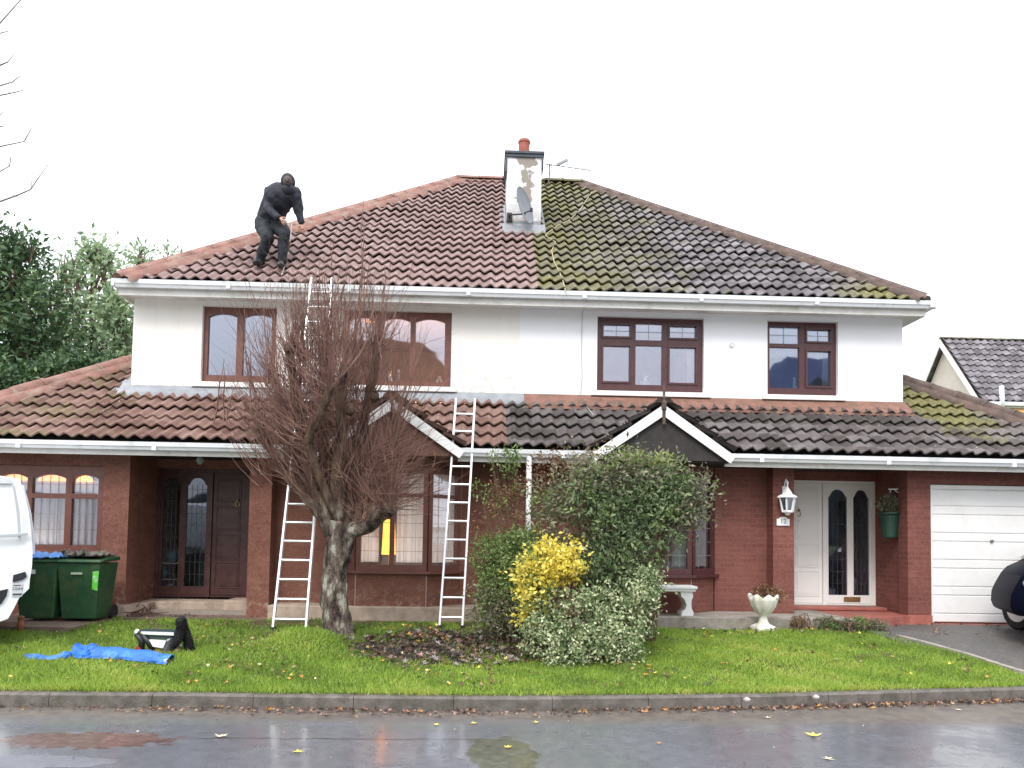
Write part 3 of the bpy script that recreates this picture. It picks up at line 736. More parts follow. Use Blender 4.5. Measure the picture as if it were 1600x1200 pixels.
# ornaments on upstairs sills
def ornament(x,z,y,sc_,name,label,cat,kind):
    t_=thing(name,label,cat,(x,y,z)) if False else None
    mb=MB()
    if kind=='cat':
        mb.lathe([(.045,0),(.06,.02),(.055,.07),(.035,.11),(.02,.125)],(x,y,z),12); mb.lathe([(.008,.10),(.036,.125),(.036,.155),(.006,.18)],(x+.01,y-.01,z),10)
        mb.tube([(x-.02,y-.01,z+.165),(x-.024,y-.01,z+.20)],[.014,.002],6); mb.tube([(x+.035,y-.01,z+.165),(x+.04,y-.01,z+.20)],[.014,.002],6); mb.tube([(x-.04,y,z+.01),(x-.08,y,z+.03),(x-.085,y,z+.09)],[.012,.01,.004],6)
    elif kind=='lady':
        mb.lathe([(.05,0),(.045,.03),(.02,.10),(.03,.14),(.012,.165),(.024,.185),(.022,.21),(.004,.225)],(x,y,z),12)
    else:
        mb.lathe([(.03,0),(.045,.03),(.05,.06),(.02,.10),(.03,.12)],(x,y,z),12)
    o=mb.build(name,M['white'],None,smooth=True,loc=(x,y,z)); return tag(o,label,cat)
ornament(2.56,4.09,YW+.12,1,'cat_ornament','small white cat ornament inside the large upstairs window over the right gable','ornament','cat')
ornament(5.02,4.09,YW+.12,1,'figurine','small pale figurine inside the upstairs window nearest the right corner','ornament','lady')
ornament(-1.62,4.07,YW+.13,1,'figurine','white rounded figurine in the wide brown upstairs window, leftmost of three','ornament','cat')
ornament(-1.47,4.07,YW+.13,1,'figurine','slim pale figurine in the wide brown upstairs window, middle of three','ornament','lady')
ornament(-.80,4.07,YW+.13,1,'figurine','small grey figurine in the wide brown upstairs window, rightmost of three','ornament','vase')
# bay windows
for s,house in ((-1,houseL),(1,houseR)):
    R=s>0; fm=M['frameR'] if R else M['frameL']
    pl=[(.97,11.0),(1.40,10.60),(2.40,10.60),(2.83,11.0)]
    P=[Vector((mir(s,a),b,0)) for a,b in pl]
    mb=MB(); gl=MB(); ld=MB(); z0,z1=1.10,2.58
    for i in range(3):
        a,b=P[i],P[i+1]; d=(b-a).normalized(); L_=(b-a).length; upv=(0,0,1)
        def at2(q,z): return a+d*q+Vector((0,0,z))
        mb.beam(at2(0,z0+.045),at2(L_,z0+.045),.07,.09); mb.beam(at2(0,z1-.04),at2(L_,z1-.04),.07,.08)
        n=1 if i!=1 else 2
        for k in range(n+1):
            q=L_*k/n; q=min(max(q,.03),L_-.03); mb.beam(at2(q,z0+.09),at2(q,z1-.08),.075,.065,up=(d.x,d.y,0))
        tz=2.18
        mb.beam(at2(.06,tz),at2(L_-.06,tz),.06,.05)
        for zlo,zhi in ((z0+.09,z1-.08),):
            p0=at2(.03,zlo);p1=at2(L_-.03,zlo);nrm=Vector((d.y,-d.x,0))
            gl.add([p0,p1,at2(L_-.03,zhi),at2(.03,zhi)],[(0,1,2,3)])
        for k in range(1,int(L_/.16)):
            ld.beam(at2(L_*k/int(L_/.16),z0+.09)+Vector((0,-.005,0)),at2(L_*k/int(L_/.16),z1-.08)+Vector((0,-.005,0)),.005,.005,up=(d.x,d.y,0))
        for zz_ in np.arange(z0+.28,z1-.1,.2): ld.beam(at2(.05,zz_)+Vector((0,-.012,0)),at2(L_-.05,zz_)+Vector((0,-.012,0)),.006,.006)
    wo=mb.build('bay_window',fm,house); gl.build('pane',M['glassD'],wo); ld.build('glazing_bar',M['lead_line'],wo)
    sm=MB(); sm.prism([(mir(s,.86),11.0),(mir(s,1.34),10.52),(mir(s,2.46),10.52),(mir(s,2.94),11.0)],'z',1.062,1.10); sm.build('sill',fm,wo)
    # net curtains following the bay
    nets=MB()
    for i in range(3):
        a,b=P[i]+Vector((0,.09,0)),P[i+1]+Vector((0,.09,0)); d=(b-a).normalized(); L_=(b-a).length; nrm=Vector((-d.y,d.x,0))
        lo_,hi_=(0,L_)
        spans=[(0,L_)]
        if not R and i==1: spans=[(0,.45),(.70,L_)]   # gap where the lamp glows
        if R and i==2: spans=[(.12,L_*.86)]
        if R and i==0: spans=[]
        if R and i==1: spans=[(0,.2),(.75,L_)]
        for lo_,hi_ in spans:
            n=int((hi_-lo_)/.012); V=[]
            for k in range(n+1):
                q=lo_+(hi_-lo_)*k/n; p=a+d*q+nrm*(.012*math.sin(q*70)); V+=[(p.x,p.y,1.22),(p.x,p.y,2.52)]
            nets.add(V,[(2*k,2*k+2,2*k+3,2*k+1) for k in range(n)])
    nets.build('curtain',M['net'],wo,smooth=True)
    # ceiling over the bay
# ------------------------------------------------------------------ doors
def panelrect(mb,x0,x1,z0,z1,y,w=.012):
    mb.box(x0,x1,y-.010,y,z0,z0+w); mb.box(x0,x1,y-.010,y,z1-w,z1); mb.box(x0,x0+w,y-.010,y,z0+w,z1-w); mb.box(x1-w,x1,y-.010,y,z0+w,z1-w)
for s,house in ((-1,houseL),(1,houseR)):
    R=s>0; dm_=M['doorR'] if R else M['doorL']; y=11.74
    X=lambda x: x if R else 2*PX-x
    zt=2.60
    def fbox(mb,a,b,y0,y1,z0,z1): mb.box(X(a),X(b),y0,y1,z0,z1)
    fr=MB()
    fbox(fr,4.76,6.28,y,y+.08,2.545,2.598); fbox(fr,4.76,4.82,y,y+.08,.60,2.545); fbox(fr,6.22,6.28,y,y+.08,.60,2.545)
    fbox(fr,5.42,5.475,y-.012,y+.08,.60,2.545); fbox(fr,4.82,6.22,y,y+.08,.60,.625)
    dfr=fr.build('door_frame',dm_,house)
    # door leaf (panelled)
    dl=MB(); fbox(dl,4.822,5.418,y+.02,y+.065,.63,2.543)
    zz0=[.70,1.19,1.65,2.09]; 
    for a,b in ((.74,1.14),(1.20,1.58),(1.64,2.02),(2.08,2.45)):
        x0_,x1_=sorted((X(4.98),X(5.36))); panelrect(dl,x0_,x1_,a,b,y+.02,.014); 
        dl.box(x0_+.03,x1_-.03,y+.012,y+.0195,a+.03,b-.03)
    d_=dl.build('door',dm_,house,bevel=.003)
    kn=MB(); kx=X(5.03)
    kn.tube([(kx+.03*math.cos(t_),y+.0,2.06+.045*math.sin(t_)) for t_ in np.linspace(0,2*PI,13)],.006,6); kn.lathe([(.012,0),(.02,.02),(.012,.05)],(kx,y+.0,2.09),10); kn.lathe([(.008,0),(.01,.01)],(kx,y+.0,1.93),8)
    kn.build('door_knocker',M['brass'],d_)
    # glazed screen with two arched lights
    sc_=MB(); 
    fbox(sc_,5.477,6.218,y+.01,y+.06,.63,.76); fbox(sc_,5.477,5.515,y+.01,y+.06,.76,2.543); fbox(sc_,5.825,5.925,y+.01,y+.06,.76,2.543); fbox(sc_,6.185,6.218,y+.01,y+.06,.76,2.543)
    for a,b in ((5.515,5.825),(5.925,6.185)):
        fbox(sc_,a,b,y+.01,y+.06,2.47,2.543)
        # shouldered arch head
        pts=[]; n=14
        for i in range(n+1):
            u=i/n; xx=a+(b-a)*u
            if u<.12: zz=2.335+.03*u/.12
            elif u>.88: zz=2.335+.03*(1-u)/.12
            else: zz=2.365+.095*math.sqrt(max(0,1-((u-.5)/.38)**2))
            pts.append((X(xx),zz))
        pts+= [(X(b),2.4705),(X(a),2.4705)]
        sc_.prism(pts,'y',y+.012,y+.058)
    scr=sc_.build('side_screen',dm_,house)
    g=MB(); fbox(g,5.515,5.825,y+.03,y+.04,.76,2.47); fbox(g,5.925,6.185,y+.03,y+.04,.76,2.47); g.build('pane',M['glassD'],scr)
    ld=MB()
    for a,b in ((5.515,5.825),(5.925,6.185)):
        for k in (1,2,3): xx=a+(b-a)*k/4; fbox(ld,xx-.002,xx+.002,y+.024,y+.029,.76,2.36)
        for zz in np.arange(.95,2.3,.19): fbox(ld,a,b,y+.020,y+.0235,zz-.002,zz+.002)
    ld.build('glazing_bar',plain('dim lead',(.09,.09,.10)),scr)
    if R:
        lb=MB(); lb.box(5.76,6.03,y-.003,y+.0095,.655,.735); lb.box(5.79,6.0,y-.007,y-.0032,.675,.715); lb.build('letterbox',M['brass'],scr,bevel=.003)
# things behind the door glass
mb=MB(); vx,vy,vz=5.99,11.98,.56
mb.lathe([(.06,0),(.07,.02),(.05,.06),(.085,.16),(.09,.26),(.05,.36),(.04,.42),(.06,.45)],(vx,vy,vz+.15),16); mb.box(vx-.15,vx+.15,vy-.12,vy+.12,vz,vz+.149)
vase=thing('floor_vase','white patterned vase of dried flowers behind the right light of the white door','vase',(vx,vy,vz))
mb.build('vase_body',plain('china',(.6,.6,.58),.3,.3,30,dirt=(.15,.2,.35),dscale=22),vase,smooth=True)
V=[];F=[]
mb=MB()
for i in range(60):
    a=random.uniform(0,2*PI);r=random.uniform(0,.13);zt_=vz+.75+random.uniform(0,.35)
    mb.tube([(vx,vy,vz+.58),(vx+r*.5*math.cos(a),vy+r*.5*math.sin(a),vz+.72),(vx+r*math.cos(a),vy+r*math.sin(a),zt_)],[.003,.003,.012],4)
mb.build('dried_flowers',plain('dried flowers',(.42,.30,.20),.9,.4,30),vase)
shf=thing('hall_shelf','small pale rack with clutter behind the narrow glass of the dark left door screen','rack',(-5.05,11.95,.55))
mb=MB(); 
for zz in (.60,.85,1.10): mb.box(-5.17,-4.82,11.88,12.08,zz,zz+.015)
for xx in (-5.17,-4.83): mb.box(xx,xx+.015,11.88,12.08,.55,1.35)
mb.build('frame',plain('white rack',(.6,.6,.62)),shf)
mb=MB(); mb.lathe([(.06,0),(.085,.05),(.08,.12),(.03,.16)],(-5.0,11.98,.62),12); mb.build('pot',plain('cream pot',(.7,.7,.68)),shf,smooth=True)
mb=MB(); mb.lathe([(.05,0),(.10,.08),(.09,.16),(.02,.2)],(-4.98,11.98,1.12),10); mb.lathe([(.04,0),(.06,.1),(.02,.17)],(-5.1,11.98,.87),10); mb.build('cloth_pile',plain('teal cloth',(.14,.26,.27),.9,.4,20),shf,smooth=True)
# ------------------------------------------------------------------ garage door
mb=MB(); gx0,gx1=mir(1,6.04),mir(1,8.54); y=10.80
mb.box(gx0,gx0+.05,y,y+.06,.44,2.49); mb.box(gx1-.05,gx1,y,y+.06,.44,2.49); mb.box(gx0+.05,gx1-.05,y,y+.06,2.43,2.49)
gfr=mb.build('garage_frame',M['garage'],houseR)
mb=MB(); z=.45; i=0; pan=[.155,.29]
V=[(gx0+.052,z)]
prof=[(y+.03,.445)]; zc=.445; hts=[.15,.28]*5
for i,h_ in enumerate([.13,.27,.13,.27,.13,.27,.13,.27,.13,.245]):
    zn=min(2.425,zc+h_); prof+=[(y+.03,zc+.004),(y+.012,zc+.014),(y+.012,zn-.014),(y+.03,zn-.004)]; zc=zn
prof+=[(y+.03,2.428),(y+.055,2.428),(y+.055,.445)]
mb.prism(prof,'x',gx0+.052,gx1-.052); gd=mb.build('garage_door',M['garage'],houseR)
mb=MB(); mb.lathe([(.018,0),(.018,.02)],(0,0,0),10,mat=Matrix.Rotation(PI/2,3,'X')); 
mb=MB(); lx=at(1550,840,y).x; mb.box(lx-.02,lx+.02,y-.012,y+.0115,1.64,1.68); mb.build('handle',M['steel'],gd)
# ------------------------------------------------------------------ chimney (shared, on left house roof)
cx0,cx1,cy0,cy1=.27,.92,13.58,14.75; zt=8.80
t=NT('flaking render'); x_,y_,z_=t.sep()
n=t.noise(3.6,5,.55); band=t.step(t.math('ABSOLUTE',t.math('SUBTRACT',t.math('ADD',x_,t.math('MULTIPLY',t.math('SUBTRACT',z_,8.0),-.05)),.63)),.22,.05)
m1=t.step(t.math('ADD',n,t.math('MULTIPLY',t.math('MULTIPLY',band,t.step(z_,7.5,7.9)),.30)),.66,.69)
low=t.math('MULTIPLY',t.step(z_,7.9,7.35),t.step(t.noise(7,5,.6),.42,.5))
col=t.mix(t.math('MULTIPLY',t.step(t.noise(5,5),.45,.7),.35),(.70,.71,.74),(.5,.48,.45))
col=t.mix(m1,col,(.30,.27,.24)); col=t.mix(t.math('MULTIPLY',low,.8),col,(.36,.32,.27))
t.bump(t.noise(30,4),.4,.01); M['chim']=t.set(col,.9,.2)
roofL=[o for o in houseL.children if o.name.startswith('roof')][0]
mb=MB(); mb.box(cx0,cx1,cy0,cy1,6.9,zt); ch=mb.build('chimney',M['chim'],houseL)
mb=MB(); mb.box(cx0-.05,cx1+.05,cy0-.05,cy1+.05,zt-.001,zt+.05); mb.box(cx0-.03,cx1+.03,cy0-.03,cy1+.03,zt-.06,zt-.0015); mb.box(cx0-.035,cx0-.002,cy0-.03,cy0+.3,zt-.35,zt-.06);mb.box(cx1+.002,cx1+.035,cy0-.03,cy0+.3,zt-.25,zt-.06)
mb.build('chimney_cap',plain('dark slate cap',(.07,.08,.10),.7,.3,10),ch,bevel=.006)
mb=MB(); mb.lathe([(.13,0),(.115,.03),(.105,.1),(.105,.27),(.117,.28),(.117,.32),(.09,.32)],((cx0+cx1)/2,cy0+.22,zt+.05),20); mb.build('chimney_pot',plain('clay pot',(.33,.09,.065),.7,.25,12,.3),ch,smooth=False)
mb=MB(); mb.lathe([(.095,0),(.095,.04),(.06,.07),(.005,.085)],((cx0+cx1)/2,cy0+.22,zt+.375),16); mb.build('cowl',M['pvc'],ch,smooth=True)
def rz(y): return EZ+TU*(y-EY)
mb=MB()
mb.add([(cx0-.07,cy0-.17,rz(cy0-.17)+.075),(cx1+.07,cy0-.17,rz(cy0-.17)+.075),(cx1+.07,cy0-.01,rz(cy0)+.16),(cx0-.07,cy0-.01,rz(cy0)+.16),(cx0-.07,cy0-.17,rz(cy0-.17)+.02),(cx1+.07,cy0-.17,rz(cy0-.17)+.02)],[(0,1,2,3),(4,5,1,0)])
for q,x_a,x_b in ((1,cx0-.12,cx0-.002),(1,cx1+.002,cx1+.09)):
    for k in range(6):
        ya=cy0-.1+k*.2; mb.add([(x_a,ya,rz(ya)+.07),(x_b,ya,rz(ya)+.10),(x_b,ya+.21,rz(ya+.21)+.10),(x_a,ya+.21,rz(ya+.21)+.09)],[(0,1,2,3)])
        mb.add([(x_a,ya,rz(ya)+.07),(x_b,ya,rz(ya)+.10),(x_b,ya,rz(ya)+.0),(x_a,ya,rz(ya)+.0)],[(0,1,2,3)])
    xx=x_b if x_b<.5 else x_a
    for k in range(6):
        ya=cy0-.02+k*.2; xo=xx-.004 if x_b<.5 else xx+.004
        mb.add([(xo,ya,rz(ya)+.05),(xo,ya+.2,rz(ya+.2)+.05),(xo,ya+.2,rz(ya)+.36),(xo,ya,rz(ya)+.28)],[(0,1,2,3)])
mb.box(cx0-.002,cx1+.002,cy0-.006,cy0-.001,rz(cy0)+.02,rz(cy0)+.22)
mb.build('flashing',M['lead'],ch)
# satellite dish
sx,sy,sz=.57,13.30,7.66
sat=thing('satellite_dish','grey oval satellite dish turned sideways low on the front of the chimney','satellite dish',(sx,sy,sz))
Rm=Matrix.Rotation(rad(-62),3,'Z')@Matrix.Rotation(rad(-72),3,'X')
Rm=Rm.to_3x3()
prof=[(0.001,0.0)]+[(r_,.35*r_*r_) for r_ in (.08,.16,.22,.28,.325)]+[(.332,.042),(.322,.030)]+[(r_,.35*r_*r_-.008) for r_ in (.22,.12,.001)]
mb=MB(); mb.lathe(prof,(sx,sy,sz+.03),28,mat=Matrix.Rotation(rad(62),3,'Z')@Matrix.Rotation(rad(80),3,'X'),cap=False)
mb.build('dish',plain('grey dish',(.20,.21,.24),.5,.1),sat,smooth=True)
mb=MB(); mb.tube([(.33,13.57,7.58),(.33,13.45,7.58),(.45,13.36,7.55),(.62,13.28,7.53)],.014,8); mb.tube([(.55,13.30,7.54),(.72,13.2,7.56)],.01,6); mb.box(.28,.38,13.54,13.575,7.5,7.66); mb.lathe([(.025,0),(.025,.06)],(.72,13.2,7.54),10)
mb.build('arm',M['black'],sat)
# aerial
ae=thing('tv_aerial','thin dark television aerial on a curved mast at the right side of the chimney','aerial',(.93,13.7,8.2))
mb=MB(); mb.tube([(.93,13.7,8.24),(1.0,13.65,8.24),(1.06,13.62,8.30),(1.07,13.6,8.45),(1.07,13.6,8.62)],.013,8); mb.build('mast',M['steel'],ae,smooth=True)
mb=MB(); A_=Vector((1.0,13.6,8.64)); B_=Vector((1.82,13.35,8.42)); mb.tube([A_,B_],.009,6)
mb.beam(Vector((1.2,13.5,8.58)),Vector((1.4,13.45,8.66)),.03,.05)
for k in range(7):
    p=A_.lerp(B_,.1+k*.14); L_=.13-.008*k; mb.tube([p+Vector((-.1,-.25,.02))*(L_/.27),p+Vector((.1,.25,-.02))*(L_/.27)],.004,4)
mb.tube([A_+Vector((.08,0,-.22)),A_+Vector((.14,0,.24))],.005,5); mb.tube([A_+Vector((.04,-.1,-.2)),A_+Vector((.02,.1,.22))],.004,5)
mb.build('element_array',M['steel'],ae)
# roof rope and wall cable
def roofp(px,py,off=.1):
    d=ray(px,py); k=(EZ+off-TU*EY-H)/(d.z-TU*d.y); return Vector((0,0,H))+d*k
rp=[(925,300),(918,310),(905,330),(888,345),(872,352),(858,362),(852,368),(868,378),(862,392),(866,410),(874,424),(880,440),(884,456)]
o=MB().tube([roofp(*p) for p in rp],.008,6).build('rope',plain('straw rope',(.45,.40,.25),.9)); tag(o,'thin straw coloured rope lying across the mossy tiles right of the chimney','rope')
cb=[(1.50,11.33,5.30),(1.49,11.5,5.26),(1.48,11.69,5.22),(1.475,11.69,4.6),(1.49,11.69,4.2),(1.465,11.69,3.86),(1.47,11.6,3.80),(1.62,11.2,3.48)]
o=MB().tube(cb,.006,6).build('cable',plain('grey cable',(.45,.45,.45))); tag(o,'thin grey cable running down the white wall near the middle of the house pair','cable')
mb=MB(); th=np.linspace(0,2*PI,17); mb.tube([(3.91+.033*math.cos(a),11.69,4.77+.038*math.sin(a)) for a in th],.010,6); mb.lathe([(.026,0),(.026,.012)],(3.91,11.692,4.77),14,mat=Matrix.Rotation(PI/2,3,'X'))
tag(mb.build('round_vent',M['pvc']),'small white round vent on the bright white wall between the two dark upstairs windows','vent')
mb=MB(); mb.box(.50,.60,10.30,10.40,2.62,2.74); mb.tube([(.55,10.36,2.70),(.55,10.42,2.55),(.55,10.90,2.35),(.55,10.93,2.2),(.55,10.93,.45)],.036,12)
mb=MB(); mb.tube([(.585,10.345,2.74),(.585,10.345,.42)],.038,12); 
for z in (2.4,1.4): mb.lathe([(.045,0),(.045,.04)],(.585,10.345,z),12)
dp=mb.build('downpipe',plain('flaking white pipe',(.70,.71,.70),.5,.08,8,dirt=(.3,.22,.18),dscale=14),houseL,smooth=True)
# porch ceiling lamp in left porch
mb=MB(); p=at(313,718,11.2); mb.lathe([(.03,.0),(.055,-.03),(.06,-.07),(.03,-.11),(.002,-.12)],(p.x,11.2,2.74),14); tag(mb.build('ceiling_lamp',plain('frosted lamp',(.35,.4,.36)),smooth=True),'small frosted round lamp under the dark left porch ceiling','lamp')
# ------------------------------------------------------------------ lit lamps inside the left house
mb=MB(); 
tl=thing('table_lamp','glowing orange lamp behind the net curtains of the left bay window','lamp',(-1.40,11.15,1.2))
mb.lathe([(.08,0),(.05,.04),(.03,.25),(.03,.38)],(-1.42,11.1,1.06),12); mb.build('lamp_base',M['brass'],tl,smooth=True)
mb=MB(); mb.lathe([(.105,0),(.085,.52)],(-1.45,11.1,1.32),16,cap=False); mb.build('lamp_shade',emit('orange shade',(1,.36,.06),1.6),tl,smooth=True)
mb=MB(); mb.box(-1.55,-1.28,11.02,11.03,1.2,2.3); 
p0=at(541,520,YW+.2);p1=at(541,572,YW+.2)
mb=MB(); mb.tube([(p0.x,YW+.25,p0.z),(p1.x-.01,YW+.25,p1.z)],[.03,.022],8); mb.tube([(p0.x+.03,YW+.22,p0.z-.02),(p0.x+.05,YW+.22,p0.z-.14)],.012,6)
tag(mb.build('string_light',emit('orange glow',(1,.28,.03),1.4)),'glowing orange strip light in the wide brown upstairs window behind the bare tree','light')
mb=MB()
pp=at(578,496,YW+.35); mb.lathe([(.02,0),(.10,-.03),(.11,-.05)],(pp.x,YW+.4,pp.z),14); tag(mb.build('pendant_light',emit('amber',(1,.4,.06),.9),smooth=True),'small lit amber pendant high in the wide brown upstairs window','light')
for i,(a,b) in enumerate(((-7.0,-6.6),(-6.48,-6.06),(-5.93,-5.70))):
    mb=MB(); x0_,x1_=a,b; pts=arcpts(x0_,x1_,2.345,.055,10); mb.prism(pts+[(x1_,2.31),(x0_,2.31)],'y',10.875,10.88)
    tag(mb.build('valance_light',emit('amber valance',(1,.30,.03),1.6 if i<2 else 3)),['dull orange lit strip above the net curtain, leftmost light of the window behind the bins','amber lit strip above the net curtain, middle light of the window behind the bins','short bright amber strip above the net curtain, rightmost light of the window behind the bins'][i],'light',)
# ------------------------------------------------------------------ porch things of right house
lx,lz=4.385,1.98
lan=thing('wall_lantern','white six sided lantern on the brick pier left of the white door','lantern',(lx,10.6,2.0))
c=(lx,10.63,0)
mb=MB()
mb.lathe([(.155,2.245),(.14,2.27),(.075,2.30),(.06,2.335),(.04,2.36),(.012,2.40)],c,6); mb.lathe([(.012,2.40),(.012,2.45),(.02,2.46),(.003,2.50)],c,6)
mb.build('lantern_roof',M['white'],lan)
mb=MB()
for k in range(6):
    a=k*PI/3; p0=Vector((lx+.115*math.cos(a),10.63+.115*math.sin(a),2.245)); p1=Vector((lx+.075*math.cos(a),10.63+.075*math.sin(a),2.04)); mb.beam(p0,p1,.022,.022)
mb.lathe([(.085,2.03),(.085,2.045),(.07,2.06)],c,6); mb.lathe([(.03,1.99),(.05,2.03)],c,6); mb.tube([(lx,10.63,2.42),(lx,10.68,2.52),(lx,10.73,2.46),(lx,10.745,2.38)],.008,6); mb.box(lx-.03,lx+.03,10.738,10.749,2.2,2.42)
mb.beam(Vector((lx,10.70,2.12)),Vector((lx,10.749,2.12)),.03,.03)
mb.build('lantern_frame',M['white'],lan)
mb=MB(); mb.lathe([(.068,2.06),(.105,2.24)],c,6,cap=False); mb.build('lantern_glass',M['glass'],lan)
mb=MB(); mb.lathe([(.012,2.06),(.014,2.12),(.028,2.16),(.022,2.20),(.004,2.22)],c,10); mb.build('bulb',plain('bulb',(.6,.65,.62),.2),lan,smooth=True)
# number plaque
px_,pz_=4.365,1.84
nb=thing('house_number_plaque','small white arched plaque with a dark number under the wall lantern','plaque',(px_,10.745,pz_))
pts=[(px_-.095,pz_),(px_+.095,pz_),(px_+.095,pz_+.10)]+[(px_+.06*math.cos(a),pz_+.10+.03*math.sin(a)) for a in np.linspace(0,PI,9)]+[(px_-.095,pz_+.10)]
MB().prism(pts,'y',10.735,10.749).build('plate',M['white'],nb)
def text(s_,size,loc,mat,parent,name='number',ext=.001,rot=(PI/2,0,0)):
    cu_=bpy.data.curves.new(name,'FONT'); cu_.body=s_; cu_.size=size; cu_.align_x='CENTER'; cu_.align_y='CENTER'; cu_.extrude=ext
    o_=bpy.data.objects.new(name,cu_); o_.location=loc; o_.rotation_euler=rot; COL.objects.link(o_)
    dg=bpy.context.evaluated_depsgraph_get(); me=bpy.data.meshes.new_from_object(o_.evaluated_get(dg)); mw=Matrix.Translation(loc)@o_.rotation_euler.to_matrix().to_4x4()
    me.transform(mw); bpy.data.objects.remove(o_); me.materials.clear(); me.materials.append(mat)
    q=bpy.data.objects.new(name,me); link(q,parent); return q
text('12',.10,(px_,10.7335,pz_+.062),plain('blue grey ink',(.16,.2,.34)),nb)
# hanging planter
hx,hy=6.18,11.12
hp=thing('hanging_planter','dark green tapered planter hanging from a bracket right of the white door','planter',(hx,hy,1.69))
mb=MB(); mb.lathe([(.10,1.68),(.115,1.70),(.13,1.9),(.15,2.03),(.175,2.05),(.175,2.075),(.14,2.07)],(hx-.02,hy-.03,0),4 if False else 20); mb.build('pot',plain('green pot',(.012,.045,.03),.5,.2),hp,smooth=False)
mb=MB()
for a in (0,2.1,4.2): mb.tube([(hx-.02+.15*math.cos(a),hy-.03+.15*math.sin(a),2.07),(hx-.02,hy-.03,2.40)],.003,4)
mb.build('chain',M['steel'],hp)
brk=MB(); brk.tube([(6.275,11.0,2.43),(6.13,11.07,2.43)],.011,6); brk.box(6.255,6.275,10.98,11.02,2.33,2.52); brk.tube([(6.26,11.0,2.36),(6.2,11.05,2.43)],.006,6)
brk.tube([(6.16,11.05,2.43),(6.16,11.08,2.38)],.006,6)
tag(brk.build('hanging_bracket',M['white']),'white iron bracket on the porch cheek above the green hanging planter','bracket')
# leaf clouds ------------------------------------------------------
def leafcloud(blobs,n,size,aspect=.45,droop=0,clump=.09,shell=.45,seed=0,nclump=None,fold=.25):
    """blobs: (cx,cy,cz,rx,ry,rz,weight). returns V,F,rnd of small folded leaves"""
    g=np.random.default_rng(seed); B=np.array(blobs,float); wts=B[:,6]/B[:,6].sum()
    nc=nclump or max(8,n//22)
    bi=g.choice(len(B),nc,p=wts); d=g.normal(size=(nc,3)); d/=np.linalg.norm(d,axis=1)[:,None]
    r=g.random(nc)**shell; C=B[bi,:3]+d*r[:,None]*B[bi,3:6]
    ci=g.integers(0,nc,n); cr_=g.random(nc)
    P=C[ci]+g.normal(size=(n,3))*clump*(.6+.8*g.random((n,1)))
    out=P-B[bi[ci],:3]; out/= (np.linalg.norm(out,axis=1)[:,None]+1e-6)
    T=out*.5+g.normal(size=(n,3))*.7; T[:,2]-=droop; T/=np.linalg.norm(T,axis=1)[:,None]
    Nn=g.normal(size=(n,3)); Nn+=out*.8; Nn[:,2]+=.4; S=np.cross(T,Nn); S/=(np.linalg.norm(S,axis=1)[:,None]+1e-6); Un=np.cross(S,T)
    L_=size*(.6+.8*g.random((n,1))); W_=L_*aspect
    a=P; b=P+T*L_*.45+S*W_*.5+Un*W_*fold; c_=P+T*L_; d_=P+T*L_*.45-S*W_*.5+Un*W_*fold
    V=np.stack([a,b,c_,d_],1).reshape(-1,3); i=np.arange(n)*4
    F=np.concatenate([np.stack([i,i+1,i+2],1),np.stack([i,i+2,i+3],1)])
    rn=np.clip(.5*g.random(n)+.5*cr_[ci],0,1); rn=np.concatenate([rn,rn])
    return V,F,rn
def foliage(name,parent,mat,blobs,n,size,**k):
    V,F,r=leafcloud(blobs,n,size,**k); return fast(name,V,F,mat,parent,rnd=r)
def sticks(mb,base,blobs,n,r0_=.012,seed=0,spread=.08,jit=.06,sides=4):
    g=random.Random(seed)
    for i in range(n):
        b=g.choice(blobs); d=Vector((g.gauss(0,1),g.gauss(0,1),g.gauss(0,1))).normalized()
        e=Vector(b[:3])+Vector((d.x*b[3],d.y*b[4],d.z*b[5]))*g.uniform(.4,.98)
        s_=Vector(base)+Vector((g.uniform(-spread,spread),g.uniform(-spread,spread),0)); mid_=s_.lerp(e,.5)+Vector((g.uniform(-jit,jit),g.uniform(-jit,jit),g.uniform(0,jit*2)))
        pts=[s_,s_.lerp(mid_,.5)+Vector((g.uniform(-jit,jit)/2,0,0)),mid_,mid_.lerp(e,.5)+Vector((g.uniform(-jit,jit)/2,g.uniform(-jit,jit)/2,0)),e]
        mb.tube(pts,[r0_,r0_*.8,r0_*.6,r0_*.4,r0_*.15],sides,cap=False)
M['lf_dark']=leafmat('dark green leaf',[(.1,(.04,.07,.035)),(.5,(.12,.18,.08)),(.9,(.32,.36,.18))])
M['lf_green']=leafmat('green leaf',[(.1,(.07,.11,.035)),(.5,(.17,.25,.075)),(.9,(.32,.38,.15))])
M['lf_yel']=leafmat('yellow leaf',[(.05,(.50,.40,.06)),(.4,(.82,.68,.10)),(.9,(.92,.86,.30))],.35)
M['lf_var']=leafmat('variegated leaf',[(.1,(.10,.16,.07)),(.48,(.20,.28,.12)),(.56,(.50,.54,.32)),(.9,(.76,.76,.52))],.2,scale=5)
M['lf_olive']=leafmat('dull olive leaf',[(.1,(.08,.09,.055)),(.5,(.19,.19,.12)),(.9,(.40,.34,.24))])
M['lf_red']=leafmat('reddish leaf',[(.1,(.12,.04,.03)),(.5,(.22,.11,.06)),(.9,(.26,.25,.10))])
M['lf_lime']=leafmat('lime leaf',[(.1,(.14,.18,.04)),(.6,(.34,.40,.12)),(.9,(.5,.52,.22))],.35)
M['twig']=plain('brown twig',(.13,.08,.055),.8,.3,20)
foliage('foliage',hp,M['lf_olive'],[(hx-.02,hy-.03,2.19,.14,.12,.13,1)],1200,.038,clump=.03,seed=3)
